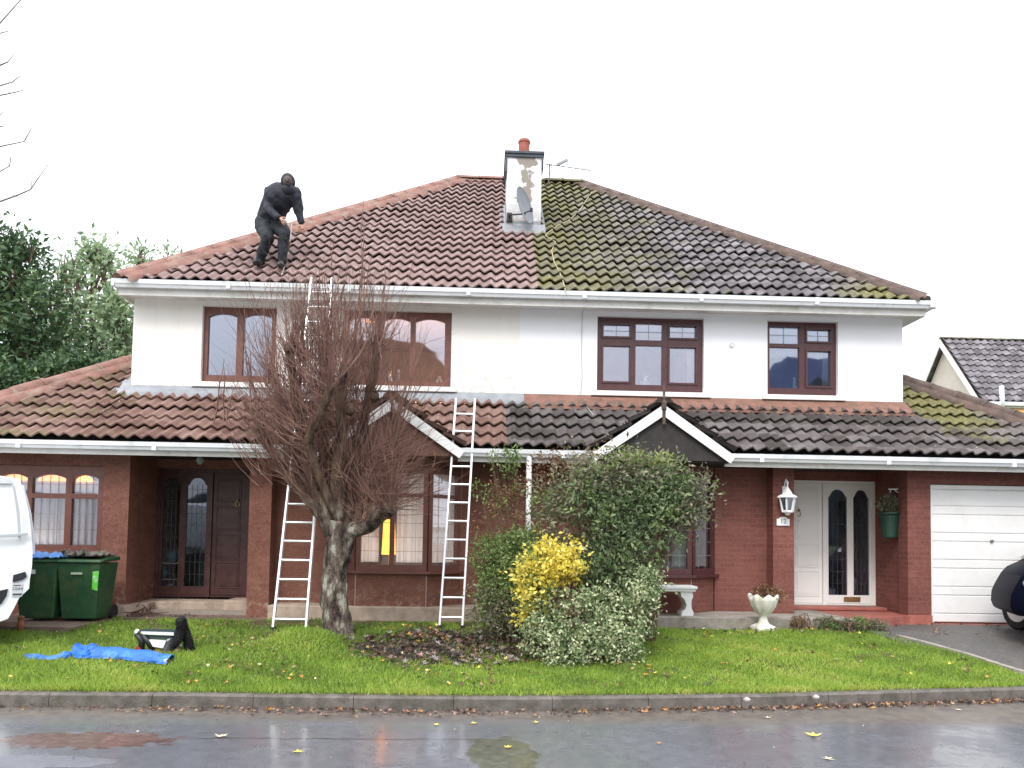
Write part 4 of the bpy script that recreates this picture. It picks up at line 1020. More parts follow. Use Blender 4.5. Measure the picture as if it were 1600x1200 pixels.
# urn
ux,uy,uz=3.76,9.92,.40
urn=thing('garden_urn','white scalloped urn with withered plants at the edge of the right lawn','urn',(ux,uy,uz))
prof=[(.145,0),(.145,.05),(.12,.07),(.07,.10),(.055,.15),(.05,.20),(.08,.225),(.12,.26),(.16,.33),(.185,.40),(.20,.475)]
n=48; V=[];F=[]
allp=prof+[(.17,.46),(.02,.36)]
for k,(r_,z_) in enumerate(allp):
    for j in range(n):
        a=2*PI*j/n; fl=1+(.05*math.cos(a*10) if 7<=k<=10 else 0); rr=r_*fl; zz=z_+(.022*math.cos(a*8) if k in (10,11) else 0)
        if k<=2: # squarish foot
            q=max(abs(math.cos(a)),abs(math.sin(a))); rr=r_/q*.92
        V.append((ux+rr*math.cos(a),uy+rr*math.sin(a),uz+zz))
for k in range(len(allp)-1):
    for j in range(n): F.append((k*n+j,k*n+(j+1)%n,(k+1)*n+(j+1)%n,(k+1)*n+j))
MB().add(V,F).build('bowl',plain('mossy white stone',(.70,.69,.62),.8,.08,10,.3,dirt=(.42,.42,.30),dscale=7),urn,smooth=True)
MB().lathe([(.17,.44),(.001,.45)],(ux,uy,uz),20,cap=False).build('soil',plain('soil',(.04,.03,.02)),urn)
foliage('plant',urn,M['lf_red'],[(ux,uy,uz+.54,.17,.14,.09,2),(ux+.16,uy-.05,uz+.48,.09,.08,.08,1)],700,.04,clump=.03,seed=5)
mb=MB(); sticks(mb,(ux,uy,uz+.44),[(ux,uy,uz+.56,.2,.15,.12,1)],40,.004,5,.08,.03,3); mb.build('stem',M['twig'],urn)
# bench
by=10.33; bx0,bx1=1.86,2.93; bz=.551
bn=thing('garden_bench','white stone bench with scrolled legs in front of the right bay window','bench',((bx0+bx1)/2,by,bz))
MB().box(bx0,bx1,by-.17,by+.17,bz+.375,bz+.415).box(bx0+.02,bx1-.02,by-.155,by+.155,bz+.34,bz+.3745).build('seat',M['white'],bn,bevel=.006)
for lx_ in (bx0+.17,bx1-.13):
    pr_=[(-.10,0),(.10,0),(.10,.05),(.065,.09),(.05,.16),(.065,.22),(.10,.27),(.10,.338),(-.10,.338),(-.10,.27),(-.05,.22),(-.03,.15),(-.05,.09),(-.10,.05)]
    MB().prism([(lx_+a*.85+.015*math.sin(b*12),bz+b) for a,b in pr_],'y',by-.13,by+.13).build('leg',M['white'],bn,bevel=.008)
# ------------------------------------------------------------------ ladders
def ladder(base,top,w0,w1,nr,x_off,name_label,loc,foot=True):
    """base/top are centres of the ladder ends"""
    L=thing('ladder',name_label,'ladder',base,'aluminium ladders leaning on the house')
    a=Vector(base);b=Vector(top)
    for q in (-1,1):
        MB().beam(a+Vector((q*w0/2,0,0)),b+Vector((q*w1/2,0,0)),.028,.062,up=(0,-1,.3)).build('stile',M['alu'],L,bevel=.003)
    Lg=(b-a).length
    for i in range(nr):
        t_=(.13+i*.262)/Lg; 
        if t_>.99: break
        c_=a.lerp(b,t_); ww=w0+(w1-w0)*t_
        MB().tube([c_+Vector((-ww/2,0,0)),c_+Vector((ww/2,0,0))],.016,8).build('rung',M['alu'],L)
    if foot:
        for q in (-1,1):
            MB().box(a.x+q*w0/2-.025,a.x+q*w0/2+.025,a.y-.05,a.y+.05,a.z-.01,a.z+.03).build('foot',M['rubber'],L)
    return L
b1=at(704.5,983,9.80); t1=at(727.5,620,10.52)
ladder((b1.x,9.80,G(b1.x,9.8)+.01),(t1.x,10.52,t1.z-.03),.30,.27,14,0,'shorter white aluminium ladder leaning on the lower gutter, right of the bare tree',None)
b2=at(452.5,985,9.62); t2=at(503,436,11.20)
ladder((b2.x,9.62,G(b2.x,9.62)+.01),(t2.x,11.20,5.50),.42,.31,22,0,'long white aluminium ladder rising behind the bare tree to the upper gutter',None)
# ------------------------------------------------------------------ pollarded tree
bark=NT('lichen bark'); n1=bark.noise(3,6,.75,sc3=(3,3,1.2)); n2=bark.noise(16,4,.7); n3=bark.noise(60,3)
cA=bark.ramp(n1,[(.40,(.03,.022,.02)),(.48,(.11,.085,.07)),(.60,(.25,.21,.175))])
cB=bark.mix(bark.step(bark.noise(9,4,.7,sc3=(1,1,.4)),.55,.62),cA,(.36,.36,.30)); xx_,yy_,zz_=bark.sep()
cB=bark.mix(bark.step(zz_,1.6,2.1),cB,bark.ramp(n1,[(.4,(.05,.032,.028)),(.6,(.15,.10,.07))]))
bark.bump(bark.math('ADD',n1,bark.math('MULTIPLY',n3,.3)),.9,.05); M['bark']=bark.set(cB,.95,.15)
TY=9.15
def tp(px,py,dy=0): 
    p=at(px,py,TY+dy); return p
tree=thing('pollarded_tree','bare pollarded tree with lichened trunk and dense reddish twigs on the left lawn','tree',(-1.9,TY,.36))
def gnarly(mb,pts,rs,n=18,rough=.14,sub=5,seed=1):
    g=np.random.default_rng(seed); P=[]; Rs=[]
    pts=[Vector(p) for p in pts]
    for i in range(len(pts)-1):
        for k in range(sub):
            u=k/sub; P.append(pts[i].lerp(pts[i+1],u)); Rs.append(rs[i]+(rs[i+1]-rs[i])*u)
    P.append(pts[-1]);Rs.append(rs[-1])
    base=len(mb.v); mb.tube(P,Rs,n)
    ph=g.random(6)*6
    for i,p in enumerate(P):
        for j in range(n):
            k=base+i*n+j; v=Vector(mb.v[k]); d=v-p; a=2*PI*j/n
            f_=1+rough*(math.sin(a*3+ph[0]+i*.35)*.5+math.sin(a*5+ph[1]-i*.5)*.35+math.sin(a*8+ph[2]+i*1.1)*.25)+g.normal()*rough*.25
            mb.v[k]=tuple(p+d*f_)
mb=MB()
gnarly(mb,[tp(532,1015)+Vector((0,0,0)),tp(527,985),tp(522,940),tp(524,890),tp(532,845),tp(536,815)],[.225,.18,.155,.148,.155,.18],n=26,seed=3,sub=6)
mb.build('trunk',M['bark'],tree,smooth=True)
limbs=[([(520,835),(500,780),(478,720),(466,650),(458,590),(452,545)],[.11,.095,.08,.07,.06,.065],-.15),
 ([(532,830),(515,770),(505,700),(505,630),(508,560),(512,520)],[.12,.10,.085,.075,.07,.075],.05),
 ([(540,830),(545,760),(560,700),(572,640),(585,580),(592,525)],[.11,.095,.08,.07,.055,.05],.2),
 ([(545,830),(575,822),(600,800),(612,792)],[.13,.11,.095,.10],-.2),
 ([(545,835),(560,800),(590,750),(615,690),(622,650)],[.10,.08,.07,.06,.06],.25),
 ([(522,830),(490,790),(450,745),(420,700),(405,670)],[.09,.08,.065,.05,.045],.1),
 ([(535,820),(525,750),(535,680),(530,620),(540,570)],[.11,.09,.075,.065,.06],-.3),
 ([(515,815),(485,770),(455,700),(440,640),(430,590)],[.08,.065,.055,.045,.04],.35),
 ([(535,825),(500,750),(480,690),(500,650),(520,600)],[.08,.07,.06,.055,.06],-.45),
]
starts=[]
for li,(pp_,rr_,dy) in enumerate(limbs):
    P=[tp(a,b,dy*(i/(len(pp_)-1))*1.6) for i,(a,b) in enumerate(pp_)]
    rr_=[q*.80 for q in rr_]; mb=MB(); gnarly(mb,P,rr_,n=12,rough=.26,sub=4,seed=10+li); mb.build('limb',M['bark'],tree,smooth=True)
    for i in range(len(P)-1):
        for k in range(8):
            u=k/8; starts.append((P[i].lerp(P[i+1],u),(P[i+1]-P[i]).normalized(),(i+u)/(len(P)-1),rr_[i]))
# knuckles
for (px,py,dy,r_) in ((452,545,-.24,.075),(512,600,.05,.08),(510,660,0,.10),(545,640,-.3,.07),(610,795,-.2,.09),(592,530,.3,.05),(530,700,-.1,.11),(500,740,-.1,.10),(560,690,.1,.09),(585,620,.2,.07)):
    mb=MB(); p=tp(px,py,dy); V0=len(mb.v); mb.lathe([(r_*.3,-r_),(r_*.9,-r_*.5),(r_,0),(r_*.85,r_*.6),(r_*.3,r_)],p,10)
    for k in range(V0,len(mb.v)):
        v=Vector(mb.v[k])-p; mb.v[k]=tuple(p+v*random.uniform(.8,1.2))
    mb.build('knuckle',M['bark'],tree,smooth=True)
twm=NT('red brown twig'); q=twm.ramp(twm.noise(4,4),[(.35,(.13,.065,.052)),(.5,(.22,.12,.095)),(.7,(.34,.21,.165))]); M['rtwig']=twm.set(q,.7,.3)
gr_=random.Random(5)
TP=[];TR=[]   # twig polylines
def grow(p,d,L,r,seg=6,wob=.10,up=.10):
    pts=[p]; q=p.copy(); d=d.normalized()
    for i in range(seg):
        d=(d+Vector((gr_.gauss(0,wob),gr_.gauss(0,wob),gr_.gauss(0,wob)+up))).normalized(); q=q+d*(L/seg); pts.append(q)
    rs=[r*(1-.85*i/seg) for i in range(seg+1)]
    return pts,rs,d
allp_=[]
for i in range(330):
    p=tp(gr_.uniform(455,560),gr_.uniform(540,680),gr_.uniform(-.3,.2)); pts,rs,de=grow(p,Vector((gr_.gauss(0,.18),gr_.gauss(0,.15),1)),gr_.uniform(.5,1.25),gr_.uniform(.003,.006),6,.07,.1); allp_.append((pts,rs))
for i in range(980):
    p,dl,u,r_=gr_.choice(starts)
    if u<.12: continue
    cxp=(p.x+1.75)
    a=gr_.uniform(0,2*PI)
    side=Vector((math.cos(a)*1.0+cxp*.7-.12,math.sin(a)*.8,0))
    upw=gr_.uniform(.35,3.0)
    d=side*.9+Vector((0,0,upw))
    L_=gr_.uniform(.4,1.15)*(1.3 if upw>1.3 else .95)
    if p.z>3.4: L_*=1.05
    pts,rs,de=grow(p,d,L_,gr_.uniform(.0035,.009),6,.10,.09)
    allp_.append((pts,rs))
    for k in range(gr_.randint(1,3)):
        j=gr_.randint(1,4); q=pts[j]; dd=(pts[j+1]-pts[j]).normalized()+Vector((gr_.gauss(0,.45),gr_.gauss(0,.45),gr_.gauss(.1,.3)))
        p2,r2,_=grow(q,dd,L_*gr_.uniform(.3,.6),.0042,4,.12,.08); allp_.append((p2,r2))
for i in range(1500):
    p,dl,u,r_=gr_.choice(starts)
    if u<.15: continue
    a=gr_.uniform(0,2*PI); d=Vector((math.cos(a),math.sin(a),gr_.uniform(-.1,1.2)))
    pts,rs,de=grow(p,d,gr_.uniform(.12,.42),gr_.uniform(.0025,.0055),4,.18,.10); allp_.append((pts,rs))
# arching twigs lower right and left
for i in range(190):
    base_=tp(gr_.uniform(560,625),gr_.uniform(700,810),gr_.uniform(-.3,.3)); d=Vector((gr_.uniform(.5,1.2),gr_.uniform(-.6,.4),gr_.uniform(-.1,.8)))
    pts,rs,_=grow(base_,d,gr_.uniform(.4,.95),gr_.uniform(.003,.007),7,.10,-.035 if gr_.random()<.5 else .05); allp_.append((pts,rs))
for i in range(230):
    base_=tp(gr_.uniform(395,500),gr_.uniform(580,760),gr_.uniform(-.3,.3)); d=Vector((gr_.uniform(-1.0,-.2),gr_.uniform(-.6,.4),gr_.uniform(.25,1.4)))
    pts,rs,_=grow(base_,d,gr_.uniform(.4,.95),gr_.uniform(.003,.007),6,.10,.05); allp_.append((pts,rs))
# tall shoots
for (a,b,tx,ty_) in ((560,600,569,300),(555,560,572,380),(585,560,600,405),(480,600,478,395),(500,560,498,400),(530,580,545,395),(430,600,412,460),(400,640,380,470),(540,560,528,430),(455,560,440,440),(595,540,625,470),(470,560,462,430),(515,530,520,440),(590,560,585,425),(345,660,350,560)):
    for k in range(3):
        p=tp(a+gr_.uniform(-12,12),b,gr_.uniform(-.2,.3)); e=tp(tx+gr_.uniform(-14,14)*(k>0),ty_+(gr_.uniform(5,60) if k else 0),gr_.uniform(-.2,.3)*.6)
        pts=[p]+[p.lerp(e,u)+Vector((gr_.gauss(0,.015),gr_.gauss(0,.015),0)) for u in (.2,.4,.6,.8)]+[e]
        allp_.append((pts,[.011,.010,.008,.007,.005,.003]))
        for _ in range(7):
            j=gr_.randint(1,4); p2,r2,_q=grow(pts[j],Vector((gr_.gauss(0,.6),gr_.gauss(0,.5),1)),gr_.uniform(.12,.4),.0035,4,.1,.06); allp_.append((p2,r2))
mb=MB()
for pts,rs in allp_: mb.tube(pts,rs,3,cap=False)
mb.build('crown',M['rtwig'],tree,smooth=True)
# ------------------------------------------------------------------ shrubs
def spx(px,py,Y): return at(px,py,Y)
def shrub(name,label,cat,base,parts,stickn=40,smat='twig',r=.010):
    """parts: (partname, mat, [(px,py,Y,rxpx,rypx,weight)], n, size, kw)"""
    t_=thing(name,label,cat,base); bl_all=[]
    for pn,mat,bl,n,size,kw in parts:
        B=[]
        for (px,py,Y,rx,ry,wt) in bl:
            c_=at(px,py,Y); k=Y/FPX; B.append((c_.x,c_.y,c_.z,rx*k,min(rx,ry)*k*.9,ry*k,wt))
        bl_all+=B
        foliage(pn,t_,M[mat],B,n,size,**kw)
    if stickn:
        mb=MB(); sticks(mb,base,bl_all,stickn,r,sum(map(ord,label))%100,.12,.08); mb.build('stem',M[smat],t_)
    return t_
def gpos(px,Y):
    p=at(px,1000,Y); return (p.x,Y,G(p.x,Y)-.02)
shrub('evergreen_shrub','dense mid green rounded shrub beside the shorter ladder, leftmost of the shrub bed','shrub',gpos(800,9.3),[('foliage','lf_green',[(800,870,9.3,48,50,3),(775,930,9.2,38,50,2),(820,930,9.1,50,55,2),(840,860,9.3,40,40,1.5),(765,880,9.3,28,44,1.3),(830,850,9.2,40,26,1)],11000,.045,dict(clump=.05,seed=11)),('dark_foliage','lf_olive',[(770,950,9.15,40,45,2),(810,960,9.0,45,40,2)],3500,.04,dict(clump=.05,seed=12))],60)
shrub('golden_shrub','bright yellow leaved shrub in the middle of the shrub bed','shrub',gpos(860,8.55),[('foliage','lf_yel',[(850,885,8.45,42,34,4),(835,915,8.4,30,32,2),(888,880,8.40,28,30,1.8),(845,945,8.4,18,18,.5),(865,865,8.5,36,16,1.5),(822,955,8.4,18,22,.25)],3300,.052,dict(clump=.05,seed=13,aspect=.6)),('green_leaf','lf_green',[(850,890,8.5,44,38,3),(835,940,8.45,28,28,1.5)],1500,.045,dict(clump=.05,seed=23))],50)
shrub('variegated_shrub','low cream and green variegated shrub spilling onto the lawn, front of the shrub bed','shrub',gpos(930,8.35),[('foliage','lf_var',[(850,985,8.25,45,38,2),(900,1005,8.15,50,34,2.2),(960,985,8.2,45,38,2),(1000,950,8.3,32,46,2),(1010,910,8.4,22,28,.8),(930,945,8.3,55,30,1.6),(860,940,8.35,40,26,.8),(880,1030,8.05,50,12,1),(975,1015,8.1,30,22,1)],10500,.042,dict(clump=.045,seed=14,aspect=.55))],90)
shrub('dark_shrub','tall dark green spreading shrub with small leaves, tallest of the shrub bed','shrub',gpos(950,8.95),[('foliage','lf_dark',[(950,850,8.85,75,60,3),(1000,800,8.9,75,50,3),(940,780,8.95,75,50,2),(1040,770,8.95,55,38,2),(920,900,8.7,70,50,2),(990,870,8.75,50,50,1.5),(960,930,8.6,60,45,1.5)],9500,.062,dict(clump=.10,seed=15,shell=.6)),('upper_foliage','lf_olive',[(930,740,9.0,80,32,2),(1010,745,9.0,80,30,2),(1070,790,9.0,42,40,1.6),(880,790,9.0,50,45,1.6),(1090,770,9.0,22,30,.6)],4200,.06,dict(clump=.10,seed=16,shell=.7)),('ragged_sprigs','lf_green',[(950,735,9.0,95,42,2),(1060,760,9.0,62,48,1.6),(880,800,8.9,60,50,1),(1000,830,8.7,70,60,1)],1500,.055,dict(clump=.05,seed=44,shell=.12,nclump=60))],150,r=.012)
shrub('climbing_plant','pale lime leaved sprigs standing above the dark shrub below the right gable','plant',gpos(1010,9.2),[('foliage','lf_lime',[(1030,725,9.1,30,18,2),(1010,735,9.1,26,16,1),(988,712,9.1,14,16,.6),(1050,745,9.05,18,14,.6)],650,.06,dict(clump=.04,seed=17,aspect=.6))],24)
shrub('rose_bush','sparse leggy rose stems with reddish leaves in front of the white downpipe','shrub',gpos(820,9.55),[('foliage','lf_red',[(790,780,9.5,45,35,2),(850,760,9.5,50,35,2),(870,730,9.5,60,22,1.3),(765,800,9.5,30,30,1),(930,715,9.4,60,16,.8)],1500,.045,dict(clump=.06,seed=18,shell=.8)),('green_leaf','lf_green',[(800,770,9.5,25,50,1),(775,720,9.5,12,12,.25),(800,715,9.5,14,14,.4),(755,765,9.5,14,20,.3),(850,790,9.5,40,30,1)],800,.05,dict(clump=.05,seed=19))],90,r=.007)
shrub('heather','small round brown grey heather clump at the left end of the porch bed','plant',(at(1250,980,10.0).x,9.95,.38),[('foliage','lf_red',[(1250,972,9.95,14,13,1)],900,.02,dict(clump=.015,seed=20))],14)
shrub('low_plants','low grey green cushion plants in the bed below the white door','plant',(at(1320,985,9.9).x,9.85,.38),[('foliage','lf_olive',[(1290,974,9.9,26,10,1),(1330,978,9.85,30,11,1),(1370,978,9.9,18,12,.8)],3000,.03,dict(clump=.02,seed=21)),('green_leaf','lf_green',[(1300,978,9.85,22,9,1),(1345,972,9.8,10,10,.5)],1100,.03,dict(clump=.02,seed=22))],30)
# background trees at left
M['lf_bg1']=leafmat('far dark leaf',[(.1,(.025,.055,.03)),(.5,(.07,.14,.06)),(.9,(.20,.29,.12))],.2)
M['lf_bg2']=leafmat('hazed light leaf',[(.1,(.14,.22,.14)),(.5,(.30,.42,.24)),(.9,(.52,.62,.36))],.35)  # light green leaf, lightened further to put distant haze into the colour
def bgtree(name,label,px,Y,parts,trunks,stick=60,th=.10):
    b=at(px,900,Y); base=(b.x,Y,-.05); t_=thing(name,label,'tree',base,'garden trees beyond the left side of the house'); B=[]
    for mat,bl,n,size,kw in parts:
        Bb=[]
        for (qx,qy,rx,ry,wt) in bl:
            c_=at(qx,qy,Y); k=Y/FPX; Bb.append((c_.x,c_.y,c_.z,rx*k,min(rx,ry)*k,ry*k,wt))
        B+=Bb; foliage('crown',t_,M[mat],Bb,n,size,**kw)
    mb=MB(); 
    for q in range(trunks):
        e=random.choice(B); mb.tube([base,(base[0]*.6+e[0]*.4,Y,2),(e[0],e[1],e[2]-e[5]*.5),(e[0]+.1,e[1],e[2]+e[5]*.5)],[th,th*.8,th*.45,.02],7)
    g=random.Random(px)
    for q in range(stick):
        e=g.choice(B); d=Vector((g.gauss(0,1),g.gauss(0,.6),abs(g.gauss(0,1)))).normalized(); en=Vector(e[:3])+Vector((d.x*e[3],d.y*e[4],d.z*e[5])); st=Vector((e[0]+g.uniform(-.3,.3),e[1],e[2]-e[5]*1.2))
        m_=st.lerp(en,.5)+Vector((g.uniform(-.1,.1),0,0)); mb.tube([st,m_,en],[.03,.02,.006],4,cap=False)
    mb.build('trunk',M['twig'],t_)
    return t_
bgtree('evergreen_tree','large dark evergreen tree at the left edge, tallest of the garden trees',20,15.5,[('lf_bg1',[(20,430,55,60,3),(-30,470,60,80,2),(50,500,60,60,3),(20,580,80,60,3),(60,560,50,50,2),(-60,560,80,90,2),(30,385,30,20,.8)],9500,.145,dict(clump=.16,seed=31,aspect=.4))],4,60)
bgtree('garden_tree','loose light green many stemmed tree with sky gaps, right of the large evergreen',130,18,[('lf_bg2',[(145,395,24,16,1.4),(115,420,22,30,1),(160,420,20,30,1),(130,470,45,50,1.2),(95,500,30,40,1),(160,520,40,50,1.6)],2000,.15,dict(clump=.17,seed=32,shell=.9)),('lf_bg1',[(120,540,50,40,1),(150,580,60,40,2),(90,470,20,40,.6)],700,.14,dict(clump=.18,seed=33,shell=.8))],7,120,.05)
bgtree('leafy_shrub','yellowish green bushy tree touching the white wall corner at the left',195,16.5,[('lf_bg2',[(190,500,30,45,2),(200,550,28,50,2),(180,470,24,28,1),(178,590,40,40,1.5)],3000,.14,dict(clump=.14,seed=34,shell=.7))],3,40,.05)
bgtree('hedge_tree','dark low hedge like tree just above the brown lower roof at the left',70,13.5,[('lf_bg1',[(20,610,60,30,2),(100,590,60,26,2),(160,580,40,20,1),(-30,620,60,50,1)],6500,.12,dict(clump=.12,seed=35))],3,20,.05)
bgtree('slender_tree','thin tree top with sparse pinkish green leaves showing above the left roof corner',222,24,[('lf_bg2',[(216,400,16,20,1),(262,396,10,8,.4),(190,420,14,14,.5)],360,.16,dict(clump=.16,seed=36,shell=.9))],2,14,.04)
# bare tree off to the left: branch tips reach into view
bt=thing('bare_tree','thin bare branches of a leafless tree reaching in at the top left of the sky','tree',(-9.4,12.5,-.05))
mb=MB(); mb.tube([(-11.2,12.5,-.05),(-11.1,12.5,3),(-11.0,12.5,6),(-11.2,12.4,9.5),(-11.1,12.4,12.5)],[.2,.17,.13,.08,.03],10); mb.build('trunk',M['twig'],bt,smooth=True)
mb=MB()
brs=[[(-80,90),(-30,60),(0,36),(32,0),(50,-25)],[(-90,330),(-40,325),(0,315),(30,304),(48,296),(62,275),(76,256)],[(48,296),(50,280),(50,268)],[(-80,250),(-30,235),(0,229),(38,221),(49,200)],[(-60,290),(-20,280),(0,268),(15,259),(17,245)],
 [(-80,160),(-30,152),(0,149),(25,144),(40,140)],[(-60,140),(0,134),(20,128),(32,118)],[(-50,110),(0,102),(12,97),(22,84)],[(10,148),(20,140),(30,142)],[(-30,200),(0,198),(6,197)],[(0,180),(6,174)],[(-40,60),(0,52),(15,48)],[(20,305),(30,309),(45,302)],[(38,221),(41,213)]]
for b_ in brs:
    P=[at(a,b,12.3+.2*math.sin(a)) for a,b in b_]; 
    if b_[0][0]<-20: P=[Vector((-11.08,12.45,P[0].z-.8))]+P
    n=len(P); mb.tube(P,[(.022 if b_[0][0]<-20 else .007)*(1-.8*i/(n-1))+.002 for i in range(n)],5,cap=False)
mb.build('branch',plain('overexposed branch',(.24,.20,.20),.8),bt)  # branches paler than the trunk: overexposure against the sky put into the colour
# ------------------------------------------------------------------ grass
M['grass']=leafmat('grass blade',[(.0,(.10,.14,.04)),(.3,(.19,.29,.05)),(.65,(.32,.47,.07)),(1,(.58,.54,.17))],.4,.6,scale=1.2)
def grass(n):
    g=np.random.default_rng(3); x=g.uniform(-7.5,6.3,n); k=ky(x)+.10; y=k+(10.42-k)*g.random(n)**1.0
    ok=(x<lawn_right(y)-.04)&~((x<-5.1)&(y>9.3))&~((x>2.3)&(y>9.95))
    bed=((x+.2)/1.25)**2+((y-9.05)/.85)**2; nb_=.5*np.sin(x*7+y*3)+.5*np.sin(y*11-x*4)
    ok&=~((bed+.35*nb_<1)&(g.random(n)>.22)); ok&=~(((x+1.85)**2+(y-9.15)**2)<.045)
    patch=np.sin(x*3.1+1.3*np.sin(y*2.7))*np.sin(y*4.3+x)+.5*np.sin(x*9+y*7); worn=np.exp(-((y-10.2)/.35)**2)*(x<2)+1.1*np.exp(-((x+.9)**2/.9+(y-8.3)**2/.4))+.5*np.exp(-((x+3.2)**2/1.5+(y-9.3)**2/.35)); wn_=np.sin(x*13+2*np.sin(y*9))*np.sin(y*15+x*5); ok&=(g.random(n)<.74+.2*patch-.85*worn*(.7+.5*wn_)-.35*np.clip(np.sin(x*2.1+1)*np.sin(y*2.9+x)-.45,0,1)*2)
    x,y=x[ok],y[ok]; n=len(x); z=gz(x,y)-.004
    ed=np.clip(1-(y-ky(x)-.1)/.15,0,1)
    h=(.020+.028*g.random(n))*(1+.6*np.clip(patch[ok],-1,1)*.4+ed*.5+(x<-1)*.25); wd=.0045+.004*g.random(n); a=g.uniform(0,2*PI,n); ln=h*g.uniform(.2,1.0,n); b=g.uniform(0,2*PI,n)
    P=np.stack([x,y,z],1); dx=np.stack([np.cos(a)*wd,np.sin(a)*wd,np.zeros(n)],1)
    T=P+np.stack([np.cos(b)*ln,np.sin(b)*ln-.3*ed*h,h],1)
    V=np.stack([P-dx,P+dx,T],1).reshape(-1,3); F=np.arange(3*n).reshape(-1,3)
    yel=np.clip(ed*.5,0,1)
    pat2=np.sin(x*6.3+2*np.sin(y*4.1))*np.sin(y*7.7+1.5*np.sin(x*3.3)); rn=np.clip(.12*pat2+.42*g.random(n)-.03+.32+.14*np.sin(x*1.7+2)+.10*np.sin(x*5+y*6)-.22*((x<.5)&(y>8.6))+.12*(x>1.5)*(y<9)+.25*ed+.45*np.exp(-((x+2.12)**2/.2+(y-8.5)**2/.16))+.45*(g.random(n)<.05),0,1)
    return V,F,rn
V,F,r=grass(330000)
tag(fast('grass',V,F,M['grass'],rnd=r),'short bright green lawn grass with taller tufts along the kerb','grass',kind='stuff')
# ------------------------------------------------------------------ fallen leaves
def lobed(n_l=5,inner=.38):
    pts=[]
    for i in range(2*n_l+1):
        a=-.9*PI*.93+2*.9*PI*.93*i/(2*n_l)+PI/2
        r_=(1.0 if i%2 else inner)
        if i%2: r_*= (1,.95,1.15,.95,.8)[i//2] if n_l==5 else 1
        pts.append((r_*math.cos(a),r_*math.sin(a)))
    pts.append((0,-.35)); return pts
def leafmesh(scale=.06,curl=.25,seed=0):
    g=random.Random(seed); pts=lobed(); v=[(0,0,.0)]; 
    for x,y in pts:
        x+=g.uniform(-.08,.08);y+=g.uniform(-.08,.08); v.append((x*scale,y*scale,scale*curl*(x*x*g.uniform(.5,1)+abs(y)*g.uniform(0,.6))))
    f=[(0,i,i+1) for i in range(1,len(v)-1)]+[(0,len(v)-1,1)]
    v+= [(0,-.35*scale,.002),(.04*scale,-.35*scale,.002),(.25*scale,-1.1*scale,.01)]; k=len(v)
    f.append((k-3,k-2,k-1)); return v,f
lm=[plain('yellow maple leaf',(.75,.58,.10),.6,.25,40),plain('orange leaf',(.55,.26,.05),.6,.35,40),plain('brown leaf',(.17,.085,.05),.7,.4,40),plain('pale leaf',(.6,.52,.36),.6,.25,40)]
def zroad(x,y): return 0.004 if y<ky(x) else (.126 if y<ky(x)+.12 else G(x,y)+.03)
names=['yellow','orange','dark brown','pale straw']
single=[(1272,1150,0,.085,'pointed pale yellow maple leaf lying flat on the wet road, largest at the right'),(1292,1186,3,.06,'pale curled leaf on the road below the large yellow leaf at the right'),(1030,1162,1,.03,'small orange leaf on the wet road right of the centre'),
 (793,1168,0,.045,'bright yellow leaf in the dark puddle at the middle of the road'),(465,1175,0,.055,'pale yellow leaf lying on the left part of the road'),(345,1151,3,.07,'flat pale leaf on the road near the left'),
 (1200,1122,3,.045,'straw coloured leaf on the road just below the kerb at the right'),(1008,1054,1,.055,'large yellow orange leaf on the grass right of the variegated shrub, nearest the kerb'),(1014,1040,1,.05,'orange leaf on the grass right of the variegated shrub, second from the kerb'),(965,1038,1,.05,'orange brown leaf on the grass at the foot of the variegated shrub'),
 (1065,1018,2,.04,'dark brown leaf on the grass right of the shrub bed, farthest of its neighbours'),(740,1108,0,.04,'yellow leaf in the gutter at the middle of the kerb'),(682,1104,0,.04,'upright yellow leaf leaning on the kerb left of the centre'),(838,1107,0,.04,'yellow leaf in the gutter below the left edge of the yellow shrub'),
 (912,1110,1,.045,'orange leaf in the gutter below the variegated shrub'),(1307,1030,3,.035,'pale leaf in the middle of the right lawn'),(1118,1012,0,.035,'small yellow leaf on the right lawn near the bench'),(1497,1066,3,.04,'pale leaf on the lawn edge by the kerb at the far right'),(722,1052,0,.04,'yellow leaf on the grass below the litter patch, left of the shrub bed'),
 (768,1052,2,.06,'crumpled dark brown leaf clump on grass below the litter patch'),(310,1038,2,.05,'dark leaf on the grass right of the blue tarpaulin'),(512,1064,2,.05,'dark leaf on the grass under the mound in front of the tree'),(1395,1020,0,.04,'long yellow leaf on the lawn near the driveway edging'),(1110,1088,3,.0,'')]
for k,(px,py,mi,sz,lab) in enumerate(single):
    if sz==0: continue
    # meet the ground
    d=ray(px,py); z=0
    for _ in range(12):
        q=(z-H)/d.z; X_,Y_=d.x*q,d.y*q; z=zroad(X_,Y_)
    v,f=leafmesh(sz*.9,.3,k); th=random.uniform(0,6.28)
    v=[(a*math.cos(th)-b*math.sin(th),a*math.sin(th)+b*math.cos(th),c_+.004) for a,b,c_ in v]
    o=MB().add(v,f).build('fallen_leaf',lm[mi]); o.location=(X_,Y_,z); tag(o,lab,'leaf','single fallen leaves')
def litter(name,label,pts,seed,smin,smax,mats_w):
    g=random.Random(seed); mb=MB()
    for (x,y,z) in pts:
        v,f=leafmesh(g.uniform(smin,smax),g.uniform(.1,.9),g.randint(0,50)); R_=Matrix.Rotation(g.uniform(0,6.28),3,'Z')@Matrix.Rotation(g.gauss(0,.35),3,'X')@Matrix.Rotation(g.gauss(0,.35),3,'Y')
        mb.add([tuple(R_@Vector(q)+Vector((x,y,z+.006))) for q in v],f,g.choices(range(len(mats_w)),[w_ for _,w_ in mats_w])[0])
    return tag(mb.build(name,[a for a,_ in mats_w]),label,'leaf litter',kind='stuff')
g=random.Random(4); P=[]
